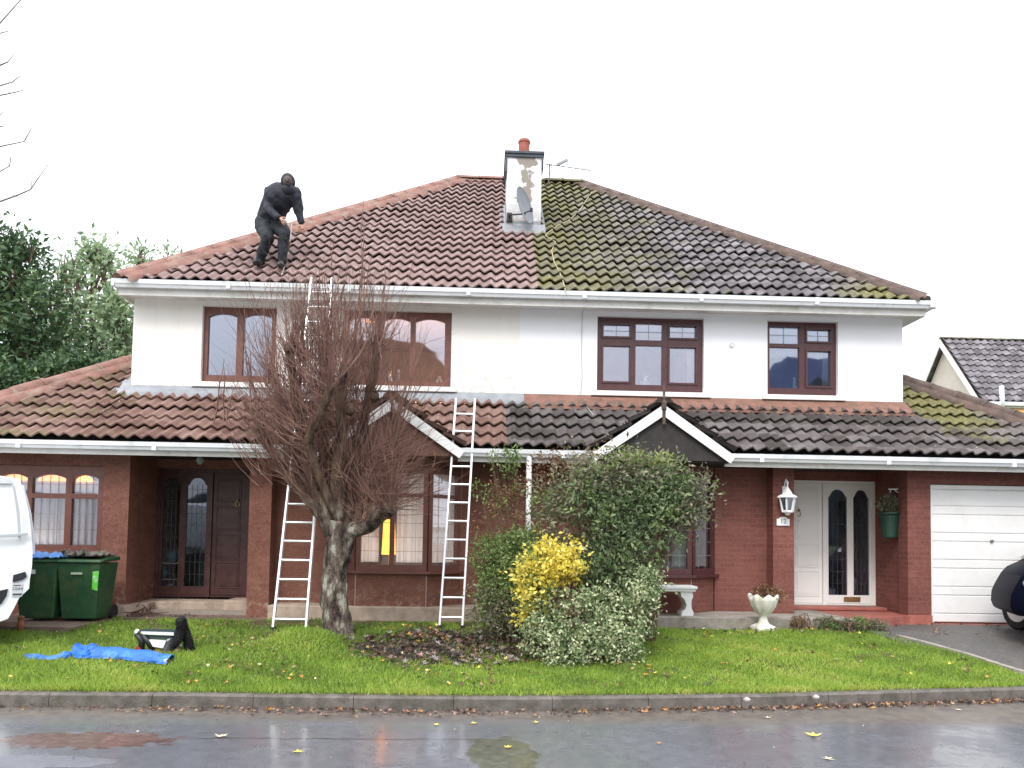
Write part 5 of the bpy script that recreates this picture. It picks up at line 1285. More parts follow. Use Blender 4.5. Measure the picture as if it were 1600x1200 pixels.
for i in range(2300):
    x=g.uniform(-5,7.3); 
    if g.random()>(.28+.72*min(1,max(0,(x-.2)/3))+(.3 if -3<x<0 else 0)): continue
    y=ky(x)-abs(g.gauss(0,.07))*(1.4 if x<1 else .9)-.01; P.append((x,y,.004+.02*g.random()*max(0,1-(ky(x)-y)*9)))
brl=plain('wet brown leaf',(.11,.055,.035),.5,.4,30); tan=plain('tan leaf',(.33,.20,.12),.6,.3,30); dk=plain('blackened leaf',(.03,.022,.02),.5,.4,30); pk=plain('pinkish dead leaf',(.30,.17,.14),.6,.3,30)
litter('gutter_leaves','wet brown and orange leaves gathered in the gutter along the kerb',P,1,.012,.032,[(brl,4),(tan,2),(dk,3),(lm[1],.8),(pk,1.5)])
P=[]
for i in range(1500):
    a=g.uniform(0,6.28);r_=math.sqrt(g.random()); x=-.35+1.3*r_*math.cos(a); y=8.75+.85*r_*math.sin(a)
    if g.random()<.35+.65*(1-r_): P.append((x,y,G(x,y)+g.uniform(.01,.045)))
gy=plain('grey dead leaf',(.22,.19,.18),.7,.4,30)
litter('leaf_litter','dark dead leaves covering the soil between the tree and the shrub bed',P,2,.025,.055,[(brl,4),(dk,4),(gy,2.6),(pk,.8),(lm[0],.06)])
P=[]
for i in range(3200):
    x=g.choice([g.uniform(-5.5,5.6),g.uniform(-5.5,5.6),g.uniform(-3.6,1.8),g.uniform(-3,1.2)]);y=g.uniform(ky(x)+.25,9.9)
    if x<lawn_right(y)-.1 and math.sin(x*3.7+math.sin(y*5))*math.sin(y*4.1+x)>-.15+.6*g.random()-.3*(y>9): P.append((x,y,G(x,y)+.03))
for i in range(120):
    px=g.choice([g.gauss(1190,25),g.gauss(1275,35),g.gauss(1130,40),g.gauss(1380,20)]); py=g.gauss(986,4) if px>1220 else g.gauss(981,4); p=at(px,py,9.75); x,y=p.x,g.uniform(9.55,9.9)
    if 2.2<x<5.2: P.append((x,y,G(x,y)+.035))
litter('lawn_leaves','small scattered yellow and brown leaves on the lawn',P,3,.012,.036,[(brl,5),(dk,4),(lm[0],.7),(lm[1],1.3),(tan,1.5),(lm[3],.5)])
P=[(g.uniform(5.7,8),g.uniform(9.4,10.7),.43) for i in range(70)]+[(g.uniform(-5.6,-3),g.uniform(10.4,11.1),.412) for i in range(90)]
litter('driveway_leaves','a few brown leaves on the driveway and paving',P,6,.015,.035,[(brl,3),(dk,2),(tan,2)])
P=[(g.uniform(-3.6,3.8),g.uniform(4.6,6.7),.003) for i in range(60)]
litter('road_leaves','tiny scattered leaf bits on the wet road',P,8,.006,.018,[(brl,2),(dk,2),(tan,2),(lm[3],1)])
# stones on kerb
for i,(px,py,lab) in enumerate(((1167,1094,'pale grey stone on the kerb below the urn'),(1275,1090,'pinkish grey stone on the kerb, right of the pale one'))):
    d=ray(px,py); q=(.13-H)/d.z; mb=MB(); mb.lathe([(.008,-.02),(.032,-.01),(.035,.005),(.012,.022)],(0,0,0),7); o=mb.build('stone',plain('stone',(.40,.37,.35),.8,.3,20),smooth=True); o.location=(d.x*q,d.y*q,.135); tag(o,lab,'stone','stones on the kerb')
# ------------------------------------------------------------------ bins
def wheelie(x,y,z,label,bag):
    t_=thing('wheelie_bin',label,'bin',(x,y,z),'green wheelie bins')
    gm=M['bin']
    mb=MB(); w0,w1,d0,d1=.22,.28,.19,.25
    v=[(x-w0,y-d0,z+.04),(x+w0,y-d0,z+.04),(x+w0,y+d0,z+.04),(x-w0,y+d0,z+.04),(x-w1,y-d1,z+.77),(x+w1,y-d1,z+.77),(x+w1,y+d1,z+.77),(x-w1,y+d1,z+.77)]
    mb.add(v,[(3,2,1,0),(0,1,5,4),(1,2,6,5),(2,3,7,6),(3,0,4,7)])
    mb.box(x-w1-.012,x+w1+.012,y-d1-.015,y-d1+.03,z+.82,z+.775); 
    mb.build('body',gm,t_,bevel=.02)
    mb=MB(); mb.prism([(y-d1-.03,z+.778),(y-d1-.03,z+.80),(y-.05,z+.845),(y+d1,z+.855),(y+d1,z+.80)],'x',x-w1-.02,x+w1+.02); mb.build('lid',gm,t_,bevel=.015)
    mb=MB(); mb.tube([(x-.2,y+d1+.05,z+.83),(x+.2,y+d1+.05,z+.83)],.016,8); mb.build('handle',gm,t_)
    for q in (-1,1):
        m2=MB(); m2.tube([(x+q*.2,y+.24,z+.10),(x+q*.25,y+.24,z+.10)],.10,16); m2.build('wheel',M['rubber'],t_)
    return t_
M['bin']=plain('dark green plastic',(.018,.075,.03),.5,.25,9,.15,dirt=(.07,.10,.04),dscale=5)
zb1=.405
bA=wheelie(at(71,900,10.1).x,10.12,zb1-.0,'green wheelie bin next to the van, with a blue sheet on its lid',True)
bB=wheelie(at(136,900,10.1).x,10.12,zb1,'green wheelie bin with a lime sticker on its corner, right of the other bin',False)
xa,xb=bA.location.x,bB.location.x
MB().box(xa-.14,xa+.0,9.855,9.875,1.03,1.085).build('label_sticker',plain('white sticker',(.7,.7,.68),.6,.2,40),bA)
MB().box(xb-.08,xb+.06,9.855,9.875,1.03,1.055).build('label_sticker',plain('pale sticker',(.5,.55,.42),.6,.3,40),bB)
sk=MB(); 
for k in range(1): sk.add([(xb+.19,9.866,.84),(xb+.262,9.868,.82),(xb+.278,9.855,1.08),(xb+.20,9.853,1.07)],[(0,1,2,3)])
sk.build('lime_sticker',plain('lime sticker',(.12,.62,.05),.5,.15,30,dirt=(.75,.8,.7),dscale=25),bB)
# crumpled blue sheet on left bin, rubble on right bin
def crumple(x0,x1,y0,y1,zf,amp,nx_,ny_,seed,mat,name,label,cat,thick=.012):
    g=np.random.default_rng(seed); V=[]
    hh=g.normal(size=(ny_+1,nx_+1))*amp
    for j in range(ny_+1):
        for i in range(nx_+1):
            xx=x0+(x1-x0)*i/nx_; yy=y0+(y1-y0)*j/ny_; V.append((xx+g.normal()*amp*.3,yy+g.normal()*amp*.3,zf(xx,yy)+abs(hh[j,i])))
    F=[(j*(nx_+1)+i,j*(nx_+1)+i+1,(j+1)*(nx_+1)+i+1,(j+1)*(nx_+1)+i) for j in range(ny_) for i in range(nx_)]
    o=MB().add(V,F).build(name,mat,None,smooth=False); s_=o.modifiers.new('t','SOLIDIFY'); s_.thickness=thick; 
    return tag(o,label,cat)
M['blue']=plain('blue sheet',(.03,.16,.62),.4,.3,9,1.0,dirt=(.12,.35,.85),dscale=6)
crumple(xa-.27,xa+.32,9.84,10.33,lambda x,y:zb1+.83+.03*min(1,max(0,(y-9.9)/.3)),.03,14,10,2,plain('pale blue sheet',(.12,.28,.62),.5,.25,14),'plastic_sheet','crumpled pale blue plastic sheet on the lid of the bin beside the van','sheet')
crumple(xb-.24,xb+.27,9.9,10.3,lambda x,y:zb1+.865,.035,16,12,3,plain('grey debris',(.13,.115,.10),.9,.5,20),'debris','heap of grey debris on the lid of the right hand bin','debris')
# ------------------------------------------------------------------ white van (rear end seen in the driveway)
van=thing('white_van','white van at the left edge, only its rounded rear end in view beside the bins','van',(-6.6,9.0,.40))
M['van']=plain('white van paint',(.80,.82,.84),.25,.03,2,spec=.6,dirt=(.68,.70,.72),dscale=1.5)
vy0,vy1=8.55,10.25
# rear profile in x,z : measured along the visible edge
prof=[(30,752),(36,775),(41,800),(44,830),(46,860),(45,885),(42,905),(41,918),(28,932),(20,950),(14,962),(0,967)]
pp=[at(a,b,vy0) for a,b in prof]; zmax=at(30,752,vy0).z
side=[(p.x,p.z) for p in pp]
x_end=-9.7
outer=[(x_end,.62),(x_end-.25,.9),(x_end-.2,1.35),(x_end+.7,1.55),(x_end+1.2,2.15),(x_end+1.6,zmax+.03)]+[(side[0][0]-.2,zmax+.03)]+side+[( -7.2,.60)]
yr=[vy0+.10,vy0+.02,vy0,vy0+.02,vy1-.02,vy1,vy1]
n=len(outer); V=[];F=[]
cx_=sum(p[0] for p in outer)/n; 
rings=[(vy0+.05,.975),(vy0+.012,.99),(vy0,1.0),(vy0+.85,1.0),(vy1,1.0),(vy1+.05,.97)]
# tumblehome: the body leans in towards the roof
for (yy,k) in ((vy0,1),(vy1,1)):
    pass
V=[]
def lean(y,z,sgn): return y+sgn*max(0,(z-1.25))*.10
for yy,sgn in ((vy0,1),(vy0+.5,.4),(vy1-.5,-.4),(vy1,-1)):
    for (a,b) in outer: V.append((a,lean(yy,b,sgn),b))
for r_ in range(3):
    for i in range(n): F.append((r_*n+i,r_*n+(i+1)%n,(r_+1)*n+(i+1)%n,(r_+1)*n+i))
F.append(tuple(range(n))); F.append(tuple(3*n+i for i in range(n-1,-1,-1)))
MB().add(V,F).build('body',M['van'],van,bevel=.03)
# crease lines, lights, badge plate
y_=vy0-.004
def vquad(mb,pts,y,th=.012): mb.prism([(at(a,b,y).x,at(a,b,y).z) for a,b in pts],'y',y-th,y+.01)
mb=MB(); vquad(mb,[(24,898),(40,893),(42,901),(36,906),(23,909)],y_); mb.build('rear_lamp',plain('dark smoked lamp',(.03,.03,.035),.2),van)
mb=MB(); vquad(mb,[(-30,930),(17,919),(15,930),(8,942),(-30,956)],y_); mb.build('side_trim',M['black'],van)
mb=MB(); vquad(mb,[(-200,846),(24,834),(44,832),(44,836),(24,839),(-200,851)],y_,.02); vquad(mb,[(24,760),(27,760),(33,800),(35,845),(31,845),(29,800)],y_,.006); mb.build('body_crease',plain('crease shade grey',(.45,.47,.50),.3,.03),van,bevel=.004)  # darker strips: shade of the body creases put into the colour
mb=MB(); vquad(mb,[(-60,748),(20,747),(30,751),(31,757),(20,757),(-60,757)],y_+.09,.03); mb.build('roof_trim',plain('grey trim',(.62,.64,.67),.4,.1,20),van)
p=at(30,921,vy0); pl=MB(); pl.box(p.x-.052,p.x+.045,y_-.006,y_+.004,p.z-.075,p.z+.075); plo=pl.build('badge_plate',plain('silver plate',(.55,.57,.60),.4),van)
text('1044',.052,(p.x-.003,y_-.0075,p.z+.01),plain('badge ink',(.06,.06,.07)),van,name='badge_text')
mb=MB(); mb.box(p.x-.045,p.x+.04,y_-.0085,y_-.0065,p.z-.06,p.z-.04); mb.box(p.x-.04,p.x+.03,y_-.0085,y_-.0065,p.z+.045,p.z+.055); mb.build('badge_bar',plain('badge ink',(.06,.06,.07)),van)
van_wheels=[]
for xx in (-6.65,-9.0):
    m2=MB(); m2.tube([(xx,vy0+.02,.72),(xx,vy0+.24,.72)],.33,24); wh=m2.build('wheel',M['rubber'],van); m3=MB(); m3.tube([(xx,vy0+.0,.72),(xx,vy0+.019,.72)],.19,18); m3.build('rim',M['steel'],wh)
for o in list(van.children)+[van]:
    pass
Cv=Vector((side[4][0],vy0,0)); Mv=Matrix.Translation(Cv)@Matrix.Rotation(rad(30),4,'Z')@Matrix.Translation(-Cv)
def xform(o):
    if o.type=='MESH': o.data.transform(Mv)
    for c_ in o.children: xform(c_)
xform(van)
# ------------------------------------------------------------------ dark car at right edge (front corner)
car=thing('dark_car','dark blue car cut off by the right edge, in front of the white garage door','car',(7.9,8.4,.41))
M['carp']=NT('dark blue paint'); 
M['carp']=M['carp'].set((.004,.005,.014),.5,.05)
ang=rad(-24); ca,sa=math.cos(ang),math.sin(ang); corner=Vector((6.60,8.98,.41))
def cl_(u,v_,z): return (corner.x+u*ca-v_*sa*-1*-1 if False else corner.x+u*ca - v_*(-sa)*-1, corner.y+u*sa+v_*ca, .41+z)
def C3(u,v_,z): return Vector((corner.x+u*ca-v_*sa, corner.y+u*sa+v_*ca, .41+z))
# u runs along the car to the right/towards the road, v across it (away from us); profile of u,z
prof=[(.06,.30),(.0,.33),(-.03,.42),(-.02,.56),(.02,.66),(.09,.80),(.17,.90),(.30,.97),(.72,1.30),(1.0,1.42),(2.4,1.46),(3.1,1.30),(3.45,.95),(3.62,.85),(3.65,.40),(3.55,.30)]
n=len(prof); V=[];F=[]
W=1.62
secs=[(0,.0,1),(.02,.0,1),(.25,-.02,1),(W-.25,-.02,1),(W-.02,0,1),(W,0,1)]
for v_,_,_ in secs:
    edge=min(v_,W-v_)
    for (u,z) in prof:
        inset=.14*max(0,(z-.95))/.5 if z>.95 else 0.0
        vv=v_+(inset if v_<W/2 else -inset)*(1 if edge<.1 else .5)
        uu=u+(.20*(max(0,1-edge/.25))**2 if u<.5 else (-.2*(max(0,1-edge/.25))**2 if u>3.3 else 0))
        V.append(tuple(C3(uu,vv,z)))
k=len(secs)
for r_ in range(k-1):
    for i in range(n): F.append((r_*n+i,r_*n+(i+1)%n,(r_+1)*n+(i+1)%n,(r_+1)*n+i))
F.append(tuple(range(n))); F.append(tuple((k-1)*n+i for i in range(n-1,-1,-1)))
cb_=MB().add(V,F).build('body',M['carp'],car,smooth=True,bevel=.02)
M['carg']=NT('car glass').set((.10,.14,.14),.08,.8)
mb=MB(); 
v=[C3(.40,.0+.065,.985),C3(.72,.04+.10,1.25),C3(1.0,.14+.03,1.37),C3(1.9,.165,1.38),C3(1.9,.06,.97)]
off=Vector((sa,-ca,0))*.03
mb.add([p+off for p in v],[(0,1,2,3,4)]); mb.build('side_window',M['carg'],car)
mb=MB(); v=[C3(.33,.22,.985),C3(.33,W-.22,.985),C3(.72,W-.25,1.28),C3(.72,.25,1.28)]; mb.add([p+Vector((-.02,-.0,.03)) for p in v],[(0,1,2,3)]); mb.build('windscreen',M['carg'],car)
mb=MB(); c_=C3(.13,.09,.72); mb.lathe([(.01,-.02),(.06,0),(.05,.03),(.01,.04)],c_,14,mat=Matrix.Rotation(rad(-70),3,'X')); mb.build('headlight',plain('lamp glass',(.35,.37,.4),.1,.2),car,smooth=True)
for nm,u,v_,st in (('wheel',.38,.10,62),('wheel',.38,W-.2,62),('wheel',2.95,.04,0),('wheel',2.95,W-.2,0)):
    d=Vector((-sa,ca,0)); d=Matrix.Rotation(rad(st*-1),3,'Z')@d
    c_=C3(u,v_+.06,.30); m2=MB(); m2.tube([c_-d*.10,c_-d*.075,c_+d*.075,c_+d*.10],[.265,.30,.30,.265],28); wh=m2.build(nm,M['rubber'],car,smooth=False)
    m3=MB(); m3.tube([c_-d*.106,c_-d*.098],.18,20); 
    m3.build('rim',M['alu'],wh)
mb=MB(); 
mp=C3(.75,-.08,1.0); mb.lathe([(.01,-.06),(.07,-.04),(.08,.03),(.02,.06)],mp,12); mb.build('door_mirror',M['carp'],car,smooth=True)
# ------------------------------------------------------------------ blue tarpaulin and tools on lawn
def gnd(px,py,dz=0):
    d=ray(px,py); z=.2
    for _ in range(15): q=(z-H)/d.z; z=G(d.x*q,d.y*q)
    return Vector((d.x*q,d.y*q,z+dz))
cl0=[(38,1026,.05),(60,1030,.07),(85,1030,.07),(108,1026,.09),(120,1022,.14),(140,1026,.14),(165,1026,.13),(200,1028,.12),(235,1032,.12),(263,1036,.10)]
V=[];F=[];g=random.Random(2); NS=10
sub=[]
for i in range(len(cl0)-1):
    for k in range(5):
        u=k/5; a=cl0[i];b=cl0[i+1]; sub.append(tuple(a[j]+(b[j]-a[j])*u for j in range(3)))
sub.append(cl0[-1])
for i,(px,py,w_) in enumerate(sub):
    c_=gnd(px,py+3); u=i/(len(sub)-1)
    for j in range(NS+1):
        th=PI*j/NS; wob=1+(.20*math.sin(i*.9+j*.8)+.12*g.uniform(-1,1))*(1.3 if u<.6 else .35)
        V.append((c_.x+.01*g.uniform(-1,1),c_.y-math.cos(th)*w_*1.1*wob+.05,c_.z+.015+math.sin(th)*w_*.72*wob*(1 if px>95 else .6)))
F=[(i*(NS+1)+j,i*(NS+1)+j+1,(i+1)*(NS+1)+j+1,(i+1)*(NS+1)+j) for i in range(len(sub)-1) for j in range(NS)]
o=MB().add(V,F).build('blue_tarpaulin',M['blue'],smooth=False); s_=o.modifiers.new('t','SOLIDIFY'); s_.thickness=.006; tag(o,'long crumpled bright blue tarpaulin lying on the left lawn','tarpaulin')
a=gnd(205,1033,.035);b=gnd(262,1040,.035)
pipe=thing('gutter_pipe','white plastic gutter pipe lying along the front of the blue tarpaulin','pipe',tuple(a))
MB().tube([a,b],.034,14,cap=False).build('tube',M['pvc'],pipe,smooth=True)
MB().tube([a.lerp(b,.02),a.lerp(b,.998)],.028,14).build('inside',M['dark'],pipe,smooth=True)
# folding workbench
wb0=gnd(222,1020);wb1=gnd(278,1018); z0=wb0.z; yb=wb0.y
def wp(px,py,dy=0): return at(px,py,yb+dy)
wbn=thing('folding_workbench','low folding workbench with white bars, black side frames and red feet behind the blue tarpaulin','workbench',tuple(wb0))
mb=MB(); mb.beam(wp(222,988,0),wp(273,990,0),.05,.04); mb.build('top_bar',M['white'],wbn,bevel=.004)
mb=MB(); mb.beam(wp(222,984,.03),wp(278,985.5,.03),.12,.012); mb.beam(wp(224,995,.03),wp(270,996.5,.03),.05,.035); mb.build('tray',plain('dark green steel',(.03,.05,.05),.5),wbn)
mb=MB(); mb.prism([(wp(231,999).x,wp(231,999).z),(wp(261,1001).x,wp(261,1001).z),(wp(256,1013).x,wp(256,1013).z),(wp(238,1010).x,wp(238,1010).z)],'y',yb-.02,yb+.02); mb.build('front_panel',M['white'],wbn,bevel=.004)
for pa,pb,pc in (((213,990),(221,1000),(222,1018)),((222,990),(232,1003),(240,1016)),):
    mb=MB(); mb.tube([wp(*pa),wp(*pb),wp(*pc)],[.03,.035,.03],8); mb.build('leg',M['black'],wbn,smooth=True)
mb=MB(); mb.tube([wp(262,1001),wp(276,998),wp(283,1010)],[.02,.02,.02],8); mb.tube([wp(282,999,.1),wp(278,1014,.1)],.018,8); mb.build('leg',plain('grey leg',(.45,.46,.48)),wbn,smooth=True)
mb=MB(); mb.beam(wp(213,1013,-.01),wp(219,1017,-.01),.05,.07); mb.beam(wp(238,1018,.0),wp(266,1021,.0),.05,.05); mb.build('red_foot',plain('dull red',(.30,.03,.02),.6,.3),wbn,bevel=.004)
mb=MB(); mb.beam(wp(268,1017),wp(280,1019),.12,.08); mb.build('wood_block',plain('wood',(.5,.36,.18),.7,.2,20),wbn,bevel=.004)
MB().tube([wp(212,986),wp(216,988)],.03,8).build('end_cap',M['white'],wbn)
# black ribbed hose draped over it
def ribbed(name,pts,r0,label):
    P=[Vector(p) for p in pts]; Q=[];Rr_=[]
    # catmull
    for i in range(len(P)-1):
        p0=P[max(i-1,0)];p1=P[i];p2=P[i+1];p3=P[min(i+2,len(P)-1)]
        for k in range(12):
            t_=k/12; Q.append(.5*((2*p1)+(p2-p0)*t_+(2*p0-5*p1+4*p2-p3)*t_*t_+(3*p1-p0-3*p2+p3)*t_**3)); Rr_.append(r0*(1.12 if k%2 else .9))
    o=MB().tube(Q,Rr_,12).build(name,M['black']); return tag(o,label,'hose')
ribbed('ribbed_hose',[wp(262,1020,-.03),wp(268,1008,-.06),wp(278,998,-.05),wp(283,983,0),wp(283,970,.02),wp(286,980,.06),wp(293,998,.05),wp(296,1014,.03),wp(298,1020,.03)],.055,'black ribbed hose looped up over the right end of the folding workbench')
# rubbish by left step
mb=MB(); p=at(212,950,10.75); 
for k in range(14): 
    a=Vector((p.x+random.uniform(-.12,.2),10.7+random.uniform(-.1,.2),.41+random.uniform(0,.05))); b=a+Vector((random.uniform(-.2,.25),random.uniform(-.1,.1),random.uniform(0,.16))); mb.tube([a,b],[.014,.006],5)
tag(mb.build('stick_pile',plain('brown sticks',(.10,.05,.035))),'small heap of brown sticks beside the step of the dark left door','sticks')
p=at(243,955,10.9); tag(MB().box(p.x-.04,p.x+.05,10.85,10.95,.41,.43).build('litter_scrap',plain('pink scrap',(.7,.5,.45))),'small pinkish scrap on the paving below the dark left door','scrap')
p=at(32,985,9.25); mb=MB(); mb.lathe([(.03,0),(.045,.06),(.03,.12),(.04,.16),(.01,.18)],(p.x,9.25,.38),8); tag(mb.build('clay_ornament',plain('rust clay',(.22,.08,.04),.8,.3,20)),'small rusty brown ornament on the ground below the van','ornament')
# mat in front of left door
# ------------------------------------------------------------------ person on roof
def skinbody(name,verts,edges,radii,root,mats,parent,sub=2):
    me=bpy.data.meshes.new(name); me.from_pydata([tuple(v) for v in verts],edges,[]); me.update()
    o=bpy.data.objects.new(name,me); COL.objects.link(o)
    md=o.modifiers.new('s','SKIN'); md.use_smooth_shade=True; md.branch_smoothing=.6
    for i,r_ in enumerate(radii):
        sv=me.skin_vertices[0].data[i]; sv.radius=(r_,r_) if not hasattr(r_,'__len__') else r_; sv.use_root=(i==root)
    m2=o.modifiers.new('u','SUBSURF'); m2.levels=sub; m2.render_levels=sub
    dg=bpy.context.evaluated_depsgraph_get(); dg.update(); nm=bpy.data.meshes.new_from_object(o.evaluated_get(dg)); bpy.data.objects.remove(o)
    nm.materials.clear()
    for q in mats: nm.materials.append(q)
    nm.polygons.foreach_set('use_smooth',[True]*len(nm.polygons))
    q=bpy.data.objects.new(name,nm); link(q,parent); return q
def fp(px,py,Y): return at(px,py,Y)
J={}
fL=roofp(404,412,.09); fR=roofp(440,416,.09)
J['hip']=fp(420,345,12.12); J['belly']=fp(427,328,12.0); J['chest']=fp(437,309,11.86); J['neck']=fp(447,297,11.78); J['head0']=fp(450,290,11.74); J['head1']=fp(451,281,11.72)
J['hl']=fp(412,350,12.06); J['hr']=fp(430,349,12.08)
J['kl']=fp(418,372,11.72); J['kr']=fp(445,366,11.74); J['al']=fL+Vector((.02,0,.06)); J['ar']=fR+Vector((0,0,.06))
J['sl']=fp(424,302,11.95); J['sr']=fp(460,303,11.80)
J['el']=fp(419,328,11.75); J['er']=fp(467,328,11.85); J['wl']=fp(437,341,11.62); J['wr']=fp(471,350,11.85)
J['tl']=fL+Vector((.02,-.20,-.06)); J['tr']=fR+Vector((.03,-.20,-.06))
per=thing('person','crouching person in dark hooded jacket and dark trousers on the left roof slope','person',tuple((fL+fR)/2))
skin=plain('skin',(.50,.27,.19),.5,.08); 
keys=['hip','belly','chest','neck','head0','head1','sl','el','wl','sr','er','wr','hl','kl','al','tl','hr','kr','ar','tr']
ed=[('hip','belly'),('belly','chest'),('chest','neck'),('neck','head0'),('head0','head1'),('chest','sl'),('sl','el'),('el','wl'),('chest','sr'),('sr','er'),('er','wr'),('hip','hl'),('hl','kl'),('kl','al'),('al','tl'),('hip','hr'),('hr','kr'),('kr','ar'),('ar','tr')]
rd=dict(hip=.13,belly=.13,chest=.14,neck=.05,head0=.075,head1=.085,sl=.065,el=.043,wl=.028,sr=.065,er=.043,wr=.028,hl=.085,kl=.06,al=.04,tl=.032,hr=.085,kr=.06,ar=.04,tr=.032)
ix={k:i for i,k in enumerate(keys)}
skinbody('body',[J[k] for k in keys],[(ix[a],ix[b]) for a,b in ed],[rd[k]*.95 for k in keys],0,[skin],per)
def garment(name,ks,es,radd,mat,rep={}):
    jj=dict(J); jj.update(rep)
    mb_=bpy.data.metaballs.new('tmp_'+name); mo=bpy.data.objects.new('tmp_'+name,mb_); COL.objects.link(mo); mb_.resolution=.022; mb_.render_resolution=.022; mb_.threshold=.12
    for a,b in es:
        p,q=jj[a],jj[b]; n=max(2,int((q-p).length/.028))
        for i in range(n+1):
            u=i/n; el=mb_.elements.new(); el.co=p.lerp(q,u); el.radius=(radd[a]*(1-u)+radd[b]*u)*1.38; el.stiffness=2
    dg=bpy.context.evaluated_depsgraph_get(); dg.update(); me=bpy.data.meshes.new_from_object(mo.evaluated_get(dg)); bpy.data.objects.remove(mo); bpy.data.metaballs.remove(mb_)
    me.materials.clear(); me.materials.append(mat); me.polygons.foreach_set('use_smooth',[True]*len(me.polygons))
    q=bpy.data.objects.new(name,me); link(q,per)
    tx=bpy.data.textures.new('folds','CLOUDS'); tx.noise_scale=.09; d_m=q.modifiers.new('folds','DISPLACE'); d_m.texture=tx; d_m.strength=.05; d_m.texture_coords='LOCAL'
    return q
def garment_old(name,ks,es,radd,mat,rep={}):
    jj=dict(J); jj.update(rep); i2={k:i for i,k in enumerate(ks)}
    return skinbody(name,[jj[k] for k in ks],[(i2[a],i2[b]) for a,b in es],[radd[k] for k in ks],0,[mat],per)
jk=plain('black blue jacket',(.014,.016,.028),.75,.35,6,.6); tr_=plain('dark trousers',(.013,.017,.022),.8,.35,6,.6)
low={'hipj':J['hip']+Vector((0,0,-.02)),'wlj':J['wl'].lerp(J['el'],.15),'wrj':J['wr'].lerp(J['er'],.15)}
garment('jacket',['hipj','belly','chest','sl','el','wlj','sr','er','wrj','neck'],[('hipj','belly'),('belly','chest'),('chest','sl'),('sl','el'),('el','wlj'),('chest','sr'),('sr','er'),('er','wrj'),('chest','neck')],dict(hipj=.165,belly=.175,chest=.185,sl=.10,el=.068,wlj=.045,sr=.10,er=.066,wrj=.045,neck=.09),jk,low)
low2={'alj':J['al']+Vector((0,0,.0)),'arj':J['ar']+Vector((0,0,.0))}
garment('trousers',['hip','hl','kl','alj','hr','kr','arj'],[('hip','hl'),('hl','kl'),('kl','alj'),('hip','hr'),('hr','kr'),('kr','arj')],dict(hip=.15,hl=.125,kl=.085,alj=.06,hr=.125,kr=.085,arj=.06),tr_,low2)
for a,b in (('al','tl'),('ar','tr')):
    p,q=J[a],J[b]; J['b0']=p+Vector((0,.03,.04)); J['b1']=p+Vector((0,.03,-.03)); J['b2']=q+Vector((.02,-.06,-.01)); garment('boot',['b0','b1','b2'],[('b0','b1'),('b1','b2')],dict(b0=.052,b1=.05,b2=.042),M['black'])
# head detail: face, hood, cap
hc=J['head0'].lerp(J['head1'],.5)
g=MB(); 
dirf=Vector((.25,-1,-.15)).normalized()
def blobm(mb,c,rx,ry,rz_,n=16,mcut=None):
    pr=[(math.sin(a),-math.cos(a)) for a in np.linspace(.02,PI-.02,11)]; b0=len(mb.v); mb.lathe(pr,(0,0,0),n)
    for k in range(b0,len(mb.v)):
        v=mb.v[k]; mb.v[k]=(c[0]+v[0]*rx,c[1]+v[1]*ry,c[2]+v[2]*rz_)
mb=MB(); hc=hc+Vector((.005,-.055,-.02)); blobm(mb,hc+dirf*.02,.072,.085,.095); blobm(mb,hc+dirf*.115+Vector((0,0,-.01)),.014,.02,.022,8); blobm(mb,hc+dirf*.10+Vector((0,0,-.055)),.026,.012,.008,8); 
for q in (-1,1): blobm(mb,hc+dirf*.10+Vector((q*.032,0,.02)),.012,.01,.008,8); blobm(mb,hc+Vector((q*.08,0,0)),.012,.02,.03,8)
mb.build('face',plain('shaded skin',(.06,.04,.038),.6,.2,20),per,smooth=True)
mb=MB(); b0=0; blobm(mb,hc+Vector((-.01,.055,.035)),.115,.125,.135,18); 
blobm(mb,hc+Vector((0,.05,-.11)),.12,.12,.10,14)
mb.build('hood',jk,per,smooth=True)

# hands with fingers
def hand(w_,e_,side,curl):
    d=(w_-e_).normalized(); x=d.cross(Vector((0,1,0))).normalized(); nrm=x.cross(d)
    pv=[w_,w_+d*.04,w_+d*.085]; vs=list(pv); es=[(0,1),(1,2)]; rs=[.026,(.036,.022),(.034,.018)]
    for k,off in enumerate((-.033,-.012,.010,.030)):
        L_=(.065,.075,.07,.055)[k]; a=w_+d*.09+x*off; b=a+d*L_*.5+nrm*(curl*.02); c_=b+d*L_*.35*(1-curl)+nrm*(curl*.045)
        i=len(vs); vs+=[a,b,c_]; es+=[(2,i),(i,i+1),(i+1,i+2)]; rs+=[.011,.010,.008]
    a=w_+d*.035+x*(.04*side); b=a+d*.035+x*(.02*side)+nrm*.01; i=len(vs); vs+=[a,b,b+d*.03+nrm*.015]; es+=[(1,i),(i,i+1),(i+1,i+2)]; rs+=[.014,.011,.009]
    skinbody('hand',vs,es,rs,0,[skin],per,1)
hand(J['wl'],J['el'],1,.9); hand(J['wr'],J['er'],-1,.6)
rp2=[J['wl']+Vector((.06,-.06,-.04)),J['wl']+Vector((.12,-.03,-.08)),J['wl']+Vector((.20,.0,.0)),J['wl']+Vector((.16,.05,-.35)),roofp(452,392),roofp(440,430)]
tag(MB().tube(rp2,.007,6).build('safety_rope',plain('white rope',(.6,.58,.55))),'thin pale rope held in the hand of the person on the roof','rope')
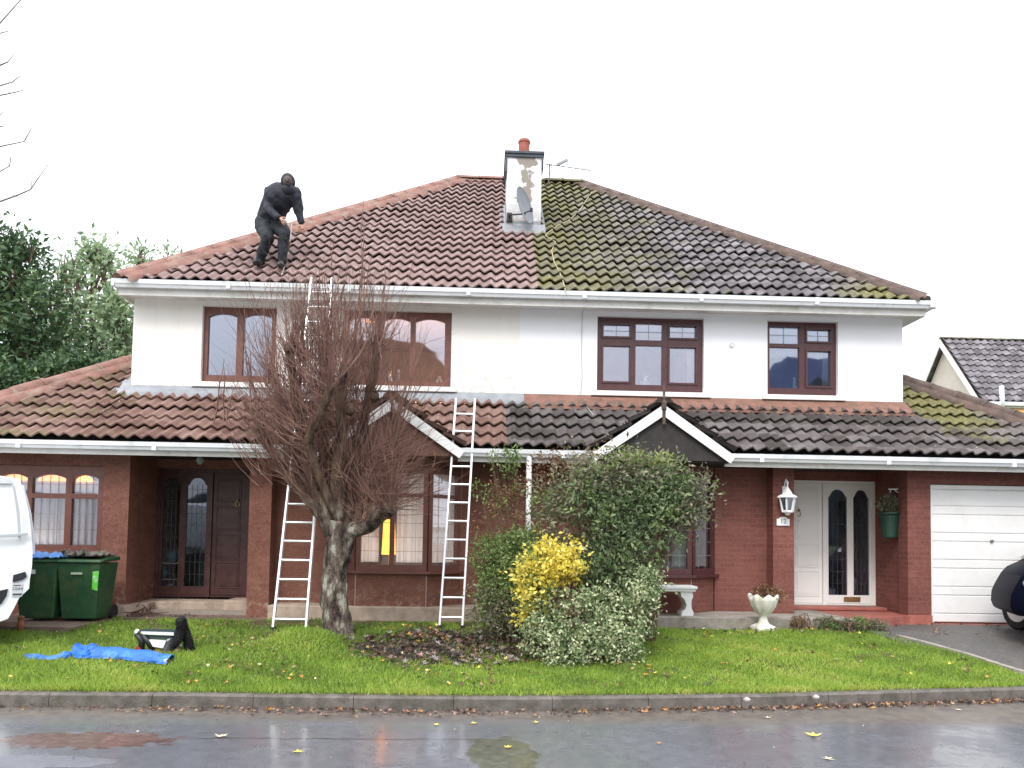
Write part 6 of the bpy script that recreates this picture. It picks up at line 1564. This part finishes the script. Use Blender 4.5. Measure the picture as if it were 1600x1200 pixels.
# ------------------------------------------------------------------ neighbour house at right
nh=thing('neighbouring_house','distant beige gabled house with a dark tiled roof beyond the right side of the garage','house',(22,30,0))
Xg=19.0; Ya=30.0; Za=10.2; Yf=27.55; Zf=7.15; sl_=(Za-Zf)/(Ya-Yf)
mb=MB(); tiles(mb,(Xg-.12,Yf-.05,Zf-.06),(1,0,0),(0,1,sl_),math.hypot(Ya-Yf,Za-Zf)+.05,lambda q:0.0,lambda q:11.0,per=.30,gauge=.36,amp=.04,samp=6,lift=.06)
rfn=mb.build('roof',M['tileN'],nh)
Yb=2*Ya-Yf
MB().add([(Xg-.1,Ya,Za-.02),(30,Ya,Za-.02),(30,Yb,Zf),(Xg-.1,Yb,Zf)],[(0,1,2,3)]).add([(Xg+.0,Yf+.1,Zf-.08),(30,Yf+.1,Zf-.08),(30,Ya,Za-.12),(Xg+.0,Ya,Za-.12)],[(0,1,2,3)]).build('roof_back',M['tileN'],rfn)
mb=MB(); caps(mb,(Xg-.12,Ya,Za+.03),(30,Ya,Za+.03),r=.13); mb.build('ridge_tiles',M['ridgeR'],rfn)
beige=plain('beige render',(.66,.58,.52),.9,.08,2,.2); 
mb=MB(); mb.prism([(Yf+.15,0),(Yb-.15,0),(Yb-.15,Zf-.1),(Ya,Za-.22),(Yf+.15,Zf-.1)],'x',Xg+.12,30); mb.build('wall',beige,nh)
mb=MB(); th_=.22
mb.add([(Xg-.14,Ya,Za+.0),(Xg-.14,Yf-.1,Zf-.12),(Xg-.14,Yf-.1+.02,Zf-.12-th_*1.3),(Xg-.14,Ya,Za-th_*1.5),(Xg-.14,Yb+.1,Zf-.12),(Xg-.14,Yb+.1-.02,Zf-.12-th_*1.3)],[(0,1,2,3),(0,3,5,4)])
bo=mb.build('barge_board',M['white'],nh); so_=bo.modifiers.new('t','SOLIDIFY'); so_.thickness=.03
mb=MB(); mb.box(Xg-.1,30,Yf-.18,Yf-.06,Zf-.20,Zf-.06); mb.build('gutter',M['pvc'],nh)
mb=MB(); mb.box(Xg-.1,30,Yf-.06,Yf+.14,Zf-.30,Zf-.28); mb.box(Xg-.1,30,Yf-.06,Yf-.03,Zf-.3,Zf-.1); mb.build('soffit',M['fascia'],nh)
p=at(1553,640,Yf); MB().tube([(p.x+.15,Yf-.12,Zf-.2),(p.x+.12,Yf-.08,Zf-.4),(p.x-.1,Yf+.08,Zf-.55),(p.x-.1,Yf+.08,0)],.06,8).build('downpipe',M['white'],nh,smooth=True)
p=at(1565,625,Yf-.1); MB().tube([(p.x,Yf-.15,Zf-.45),(p.x,Yf-.1,Zf+.55)],.09,10).build('vent_pipe',M['pvc'],nh,smooth=True)
a=at(1577,641,Yf+.1);b=at(1640,680,Yf+.1); MB().box(a.x,b.x,Yf+.10,Yf+.14,b.z,a.z).build('window',emit('orange blind',(1,.55,.16),.35),nh)
# ------------------------------------------------------------------ hills behind the viewer, reflected in the upstairs glass
def hill(name,dist,f_,mat,a0=-80,a1=80):
    n=120; V=[];
    for i in range(n+1):
        az=rad(a0+(a1-a0)*i/n); r_=dist; V+=[(r_*math.sin(az),-r_*math.cos(az),-1),(r_*math.sin(az),-r_*math.cos(az),f_(math.degrees(az))),((r_+dist*.4)*math.sin(az),-(r_+dist*.4)*math.cos(az),-1)]
    F=[]
    for i in range(n): F+=[(3*i,3*i+3,3*i+4,3*i+1),(3*i+1,3*i+4,3*i+5,3*i+2)]
    tag(MB().add(V,F).build(name,mat,smooth=True),kind='structure')
def bump_(a,c,w_): return math.exp(-((a-c)/w_)**2)
hill('mountain',1400,lambda a:60+245*bump_(a,21.5,4)+225*bump_(a,27,3.5)+60*bump_(a,10,6)+8*math.sin(a*1.7),plain('haze blue mountain',(.11,.14,.24),1,.1,.01))  # blue stands for distance haze put into the mountain colour
hill('hill',700,lambda a:30+150*math.exp(-((a+8.5)/7.5)**4)+95*bump_(a,27,6)+35*bump_(a,24.5,2)+15*bump_(a,0,20)+3*math.sin(a*2.3),plain('near hill',(.045,.055,.06),1,.2,.02))
# unseen room lights, left house: one upstairs, two added downstairs to lighten the nets
for (x,y,z,e) in ((-1.2,12.4,3.55,150),(-1.4,11.75,.80,45),(-6.6,11.3,1.0,30)):
    l=bpy.data.lights.new('unseen_room_light','POINT'); l.energy=e; l.color=(1,.55,.36) if z>3 else (1,.84,.72); l.shadow_soft_size=.15; l.specular_factor=.1
    o=bpy.data.objects.new('unseen_room_light',l); o.location=(x,y,z); COL.objects.link(o)
